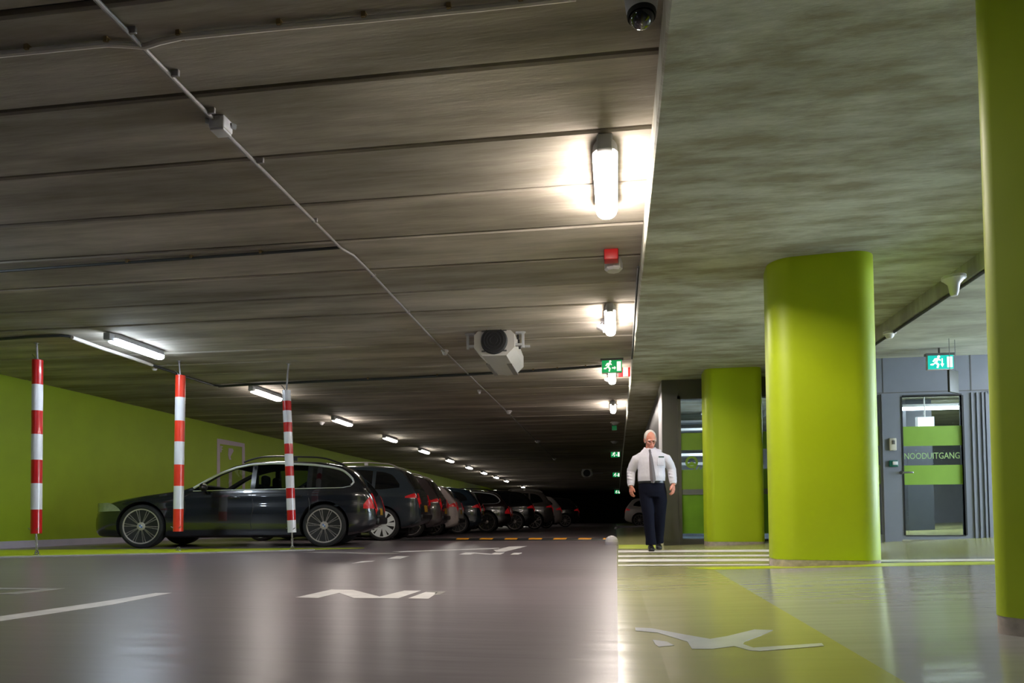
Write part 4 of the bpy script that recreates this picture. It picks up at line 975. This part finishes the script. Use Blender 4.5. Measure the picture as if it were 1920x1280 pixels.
hatch = dict(wb=2.60, hw=.86, R=.325,
    top=[(-.72, .50), (-.705, .74), (-.67, .90), (-.60, 1.0), (-.48, 1.16), (-.36, 1.30), (-.22, 1.38), (.3, 1.45), (.8, 1.46), (1.15, 1.40), (1.5, 1.23), (1.85, 1.0), (2.05, .94), (2.6, .85), (3.0, .74), (3.25, .62), (3.33, .48)],
    bot=[(-.72, .40), (-.69, .30), (-.45, .21), (0, .17), (2.2, .16), (3.1, .18), (3.3, .26), (3.33, .34)],
    belt=[(-.72, .85), (-.4, .96), (.4, .94), (1.6, .90), (2.1, .87), (3.3, .68)],
    wid=[(-.72, .66), (-.68, .76), (-.55, .83), (-.3, .87), (0, .885), (1.4, .88), (2.6, .875), (2.95, .83), (3.2, .70), (3.33, .48)],
    wins=[(1.02, 1.8), (.22, .95), (-.28, .15)], wintop=[(-.29, 1.08), (-.16, 1.22), (0, 1.29), (.4, 1.35), (.8, 1.36), (1.1, 1.31), (1.5, 1.13), (1.8, .95)],
    winbot=[(-.29, 1.03), (0, .99), (.8, .96), (1.8, .91)], seams=[.18, .98, 1.92], handles=[(.32, .84), (1.14, .82)], mirror=(1.6, .97), head=(2.86, 3.25, .58, .70, .04), tail=(-.70, -.44, .80, .93), tailtop=(-.70, -.635, .74),
    screen=(1.2, 1.84), rearwin=(-.57, -.30), platex=(-.715, -.702), bumper=.42)
SPECS = dict(wagon=wagon, suv=suv, hatch=hatch)
PROTO = {}
def recolour(t, old, new):
    for o in [t]+list(t.children_recursive):
        if o.type == 'MESH':
            for i, sl in enumerate(o.material_slots):
                if sl.material == M[old]: sl.link = 'OBJECT'; sl.material = M[new]
def place_car(kind, paintname, wheel, label, px, Y, yaw=8.0, scale=1.06, near=None, flip=False, group='cars parked nose to the lime wall'):
    """near: ground point of the near rear wheel; otherwise found from its column px at depth Y"""
    key = (kind, wheel)
    if key not in PROTO: t = make_car(SPECS[kind], paintname, wheel); PROTO[key] = (t, paintname)
    else:
        src, pn = PROTO[key]; t = copy_tree(src)
        if pn != paintname: recolour(t, pn, paintname)
    sp = SPECS[kind]; th = pi+radians(yaw) if not flip else radians(yaw)
    P = near if near is not None else Vector((ony(px, 1000, Y).x, Y, 0))
    s_ = 1 if not flip else -1
    offv = Matrix.Rotation(th, 3, 'Z') @ Vector((0, s_*sp['hw']*scale, 0))
    t.location = (P.x-offv.x, P.y-offv.y, P.z); t.rotation_euler = (0, 0, th); t.scale = (scale,)*3
    tag(t, label, 'car', group); return t
rw = onz(607, 1025.0); fw = onz(263, 1027.5)
v = fw-rw
place_car('wagon', 'p_navy', 'twin', 'blue-black station wagon with chrome window trim, nearest of the parked cars', 0, 0, yaw=math.degrees(atan2(v.y, v.x))-180, scale=v.length/2.76, near=rw)
place_car('suv', 'p_slate', 'blade', 'dark slate car with bright white bladed wheel behind the wagon tail', 716, 14.35, scale=1.0, yaw=6)
place_car('suv', 'p_brown', 'five', 'brown-grey car with twin-spoke wheel, third in the row of parked cars', 769, 16.5, scale=.95, yaw=6)
place_car('hatch', 'p_white', 'five', 'pale grey hatchback with red tail lights, between two dark cars in the row', 810, 18.5, scale=1.0, yaw=6)
place_car('hatch', 'p_blue', 'ten', 'dark blue hatchback right after the pale grey one', 858, 20.55, scale=1.0, yaw=6)
place_car('wagon', 'p_wine', 'ten', 'blackish car with a many-spoked alloy wheel at the near end of the speed bump', 912, 22.75, scale=1.04, yaw=6)
place_car('hatch', 'p_black', 'ten', 'black hatchback behind the many-spoked wheel, seventh in the row', 965, 25.2, scale=1.05, yaw=6)
place_car('suv', 'p_grey', 'five', 'dull grey car with pale roof pillar, eighth in the row', 1002, 28.2, scale=.98, yaw=6)
place_car('hatch', 'p_white', 'five', 'pale car far down the row with bright tail reflections', 1024, 31.3, scale=1.05, yaw=6)
place_car('hatch', 'p_black', 'ten', 'farthest dark car at the end of the row', 1060, 35.5, scale=1.05, yaw=6)
P = onz(1199, 987.5)
place_car('hatch', 'p_white', 'ten', 'pale hatchback parked in the dark behind the walking man', 0, 0, yaw=-4, scale=1.05, near=P, flip=True, group='car beyond the walkway')
# kerb beside that car
A = onz(1140, 992); m = MB(); m.box((3.2, A.y+4, .05), (6.4, .2, .1)); structure(m.build('trim_3', M['base_white'], smooth=None))

# ------------------------------------------------------------------ the walking man
G = onfr(1226, 1032.5); K = G.y/F
def pp(px, py, dy=0.0): return Vector(((px-1226)*K, dy, (1032.5-py)*K))
def ring_loft(m, rings, n=20, cap=True, mi=0):
    """rings: (centre, rx, ry) stacked along z"""
    rows = [[Vector((c[0]+rx*cos(2*pi*k/n), c[1]+ry*sin(2*pi*k/n), c[2])) for k in range(n)] for c, rx, ry in rings]
    m.grid(rows, mi, closed=True)
    if cap: m.add(rows[0], [tuple(range(n))], mi); m.add(rows[-1], [tuple(range(n))], mi)
def fused(name, m, material, parent, voxel, smooth_it=6):
    o = m.build(name, M[material], parent, None)
    md = o.modifiers.new('fuse', 'REMESH'); md.mode = 'VOXEL'; md.voxel_size = voxel; md.use_smooth_shade = True
    ms = o.modifiers.new('soften', 'SMOOTH'); ms.factor = .5; ms.iterations = smooth_it
    bpy.context.view_layer.update(); dg = bpy.context.evaluated_depsgraph_get(); me = bpy.data.meshes.new_from_object(o.evaluated_get(dg)); o.modifiers.clear(); o.data = me
    me.polygons.foreach_set('use_smooth', [True]*len(me.polygons)); me.materials.clear(); me.materials.append(M[material]); return o
# joints
neck = pp(1221, 846, .02); hc = pp(1222, 828, -.035)
shL, shR = pp(1196, 864), pp(1251, 864)                    # picture-left shoulder is his right
elL, elR = pp(1186.5, 887, .05), pp(1260.5, 884, .05)
wrL, wrR = pp(1186, 913, -.03), pp(1262, 910, -.04)
hipL, hipR = pp(1213, 918), pp(1237, 918)
knL, knR = pp(1217, 968, -.06), pp(1238, 966, .03)
anL, anR = pp(1220.5, 1018, -.04), pp(1235.5, 1014, .16)
body = MB()
# head, tilted forward
RX = Matrix.Rotation(radians(27), 3, 'X') @ Matrix.Rotation(radians(8), 3, 'Z')
def hp(x, y, z): return hc+RX @ Vector((x, y, z))
def hs(c, r): body.sphere(hp(*c), r, 18, R=RX)
hs((0, .012, .025), (.076, .094, .10)); hs((0, -.018, -.045), (.058, .066, .078)); hs((0, -.05, -.098), (.030, .028, .026))
hs((0, -.092, -.018), (.013, .018, .028)); hs((0, -.098, -.034), (.019, .018, .013))              # nose
hs((0, -.075, .022), (.052, .018, .012)); hs((.036, -.062, -.03), (.022, .02, .02)); hs((-.036, -.062, -.03), (.022, .02, .02))
for s_ in (-1, 1): hs((s_*.079, .012, -.008), (.010, .022, .036)); hs((s_*.078, .004, -.03), (.008, .012, .014))
hs((0, -.078, -.064), (.024, .014, .007)); hs((0, -.076, -.077), (.021, .014, .008))
body.tube([hc+Vector((0, .03, -.03)), neck+Vector((0, .01, 0)), neck+Vector((0, .02, -.06))], [.056, .058, .075], 16)
ring_loft(body, [(pp(1223, 915), .14, .10), (pp(1223, 895), .13, .09), (pp(1223, 870), .15, .10), (pp(1223, 853), .16, .09), (pp(1222, 848), .07, .06)])
for sh, el, wr in ((shL, elL, wrL), (shR, elR, wrR)): body.tube([sh, el, wr], [.045, .038, .027], 12)
for h_, k_, a_ in ((hipL, knL, anL), (hipR, knR, anR)): body.tube([h_, k_, a_, a_-Vector((0, 0, .03))], [.07, .05, .036, .036], 12)
# hands: palm, four unequal curled fingers, thumb from the side
def hand(wr, side, lean):
    """side: +1 when the thumb points to picture-right; palm hangs down, turned towards the thigh"""
    d = Vector((lean, -.12, -1)).normalized(); ac = Vector((side*.55, -.83, 0)); ac = (ac-d*ac.dot(d)).normalized(); nn = d.cross(ac)
    if nn.x*side < 0: nn = -nn
    c = wr
    body.tube([c-d*.03, c+d*.02], [.026, .028], 12)
    for k in range(4):
        o = -.030+.020*k; body.tube([c+d*.01+ac*o*.6, c+d*.085+ac*o], [.015, .0135], 8)
    ln = (.062, .074, .078, .066)
    for k in range(4):
        o = -.030+.020*k; b = c+d*.085+ac*o; L_ = ln[k]
        p1 = b+d*L_*.45+nn*.006; p2 = p1+d*L_*.30+nn*.016; p3 = p2+d*L_*.16+nn*.022
        body.tube([b-d*.01, p1, p2, p3], [.0098, .0092, .0085, .0065], 8)
    b = c+d*.025+ac*.026; body.tube([b, b+ac*.028+d*.028+nn*.006, b+ac*.036+d*.056+nn*.012, b+ac*.036+d*.076+nn*.014], [.014, .012, .0105, .0075], 8)
hand(wrL, 1, .03); hand(wrR, -1, -.03)
man = fused('person', body, 'skin', None, .0052, 3)
man.location = G
tag(man, 'person in pale shirt, grey tie and navy trousers walking towards the zebra crossing', 'person')
# shirt: torso, sleeves, collar
s = MB()
ring_loft(s, [(pp(1223.5, 909), .176, .120), (pp(1223.5, 904), .188, .132), (pp(1223.5, 896), .192, .146), (pp(1223.5, 884), .186, .146), (pp(1223, 870), .196, .142), (pp(1223, 860), .212, .125), (pp(1222.5, 854), .19, .105), (pp(1222, 849), .12, .085), (pp(1221.5, 845), .08, .07)], 24)
s.tube([pp(1207, 853), pp(1222, 849), pp(1241, 853)], [.045, .065, .045], 12)
for sh, el, wr, k in ((shL, elL, wrL, -1), (shR, elR, wrR, 1)):
    inn = sh-Vector((k*.07, 0, -.012)); mid = el.lerp(wr, .5)
    s.tube([inn, sh+Vector((0, 0, -.005)), sh.lerp(el, .5)+Vector((k*.006, 0, 0)), el, mid, el.lerp(wr, .86), wr-Vector((0, 0, -.004))], [.078, .072, .066, .062, .057, .053, .040], 16)
    for j in range(4):                                                       # folds round the sleeve
        q = el.lerp(wr, -.15+.22*j); s.tube([q+Vector((-.055, -.02-.01*j, .015)), q+Vector((0, -.062, -.004)), q+Vector((.055, -.02, -.012))], .011, 6)
fused('shirt', s, 'shirt', man, .008, 3)
col = MB(); nb = neck+Vector((0, -.045, -.015))
for k in (-1, 1):
    pts2 = [(0, 0), (k*.085, .035), (k*.080, .055), (k*.02, .02), (k*.005, .0), (k*.05, -.045)]
    col.add([nb+Vector((k*.076, .02, .05)), nb+Vector((k*.006, -.058, -.002)), nb+Vector((k*.050, -.098, -.070)), nb+Vector((k*.110, -.03, -.006)),
             nb+Vector((k*.070, .03, .05)), nb+Vector((k*.006, -.045, -.002)), nb+Vector((k*.050, -.080, -.070)), nb+Vector((k*.100, -.015, -.006))],
            [(0, 1, 2, 3), (4, 5, 6, 7), (0, 1, 5, 4), (1, 2, 6, 5), (2, 3, 7, 6), (3, 0, 4, 7)])
col.build('collar', M['shirt'], man, None)
for el, wr in ((elL, wrL), (elR, wrR)):
    c_ = MB(); c_.tube([el.lerp(wr, .80), el.lerp(wr, 1.02)], [.050, .043], 16); c_.build('cuff', M['shirt'], man)
# tie hanging over the front of the shirt
ti = MB()
def fy(z): return -.150 if z < pp(0, 862).z else -.150+(z-pp(0, 862).z)*.50
rows = []
for py, hw in ((850, .013), (853, .017), (855, .014), (863, .024), (875, .030), (890, .036), (902, .040), (905.5, .030), (908, .006)):
    c0 = pp(1220.5+(py-850)*.085, py); y0 = fy(c0.z)-.012; rows.append([c0+Vector((-hw, y0+.006, 0)), c0+Vector((0, y0-.006, 0)), c0+Vector((hw, y0+.006, 0)), c0+Vector((0, y0+.022, 0))])
ti.grid(rows, closed=True); ti.add(rows[0], [(0, 1, 2, 3)]); ti.add(rows[-1], [(0, 1, 2, 3)]); ti.build('tie', M['tie'], man)
k_ = MB(); c0 = pp(1220.3, 849.5); k_.sphere(c0+Vector((0, fy(c0.z)-.014, 0)), (.016, .013, .022), 12); k_.build('tie_knot', M['tie'], man)
# trousers
tr = MB()
ring_loft(tr, [(pp(1223.5, 906), .178, .122), (pp(1224, 914), .186, .130), (pp(1224.5, 925), .186, .132), (pp(1225, 934), .172, .118)], 22)
tr.tube([pp(1212, 912), pp(1213, 925), pp(1214, 942, -.02), knL, pp(1218, 990, -.05), pp(1220.5, 1010, -.04), pp(1221, 1021.5, -.045)], [.090, .098, .094, .080, .074, .072, .078], 16)
tr.tube([pp(1236, 912), pp(1237.5, 925), pp(1239, 942, .01), knR, pp(1237.5, 988, .09), pp(1236, 1008, .14), pp(1235.5, 1018, .16)], [.090, .100, .094, .080, .074, .070, .076], 16)
fused('trousers', tr, 'navy_cloth', man, .011, 4)
be = MB(); ring_loft(be, [(pp(1223.5, 908.5), .186, .132), (pp(1223.5, 904.5), .190, .134)], 28); be.build('belt', M['leather'], man)
bu = MB(); bu.box(pp(1224.5, 906.5, -.138), (.045, .012, .032), bev=.004); bu.build('belt_buckle', M['steel'], man)
for a_, nm, back in ((anL, 0, 0), (anR, 1, 1)):
    sh_ = MB(); c0 = Vector((a_.x, a_.y, 0))
    lift = .02 if back else 0.0
    for cy, rx, ry, rz, zz_ in ((.05, .038, .05, .045, .05), (-.02, .042, .08, .046, .044), (-.11, .047, .085, .036, .034), (-.16, .044, .055, .030, .030)):
        sh_.sphere(c0+Vector((0, cy, zz_+lift)), (rx, ry, rz), 16)
    sh_.box(c0+Vector((0, -.06, .010+lift)), (.078, .27, .020), bev=.008)
    fused('shoe', sh_, 'leather', man, .007, 3)
# hair: a cap round the back and sides, thin on top
ha = MB(); ha.sphere(hp(0, .026, .031), (.0845, .092, .1005), 22, R=RX)
for s_ in (-1, 1): ha.sphere(hp(s_*.070, .03, -.012), (.014, .045, .05), 12, R=RX)
fused('hair', ha, 'hair', man, .0065, 2)
for s_ in (-1, 1):
    e = MB(); e.sphere(hp(s_*.032, -.0775, .001), .0075, 10); e.build('eye', M['eye'], man)
li = MB(); li.sphere(hp(0, -.088, -.070), (.024, .006, .006), 12, R=RX); li.build('lips', M['lip'], man)
eb = MB()
for s_ in (-1, 1): eb.tube([hp(s_*.016, -.0925, .022), hp(s_*.034, -.0905, .026), hp(s_*.052, -.080, .021)], .0032, 6)
eb.build('eyebrow', M['hair'], man)
gl = MB()
for s_ in (-1, 1):
    gl.tube([hp(s_*.034+.026*cos(k*pi/9), -.102+abs(s_*.034+.026*cos(k*pi/9))*.12, .001+.019*sin(k*pi/9)) for k in range(19)], .0014, 6, caps=False); gl.tube([hp(s_*.060, -.094, .004), hp(s_*.080, .0, .006)], .002, 6)
gl.tube([hp(-.009, -.101, .004), hp(.009, -.101, .004)], .002, 6); gl.build('glasses', M['steel'], man)
ba = MB(); c0 = pp(1240.5, 861.5); ba.box(c0+Vector((0, fy(c0.z)+.022, 0)), (.075, .012, .018), rz=.30); ba.build('name_badge', M['badge'], man)
po = MB(); c0 = pp(1239.5, 870); po.box(c0+Vector((0, -.128, 0)), (.10, .012, .11), rz=.28, bev=.004); po.build('breast_pocket', M['shirt'], man)
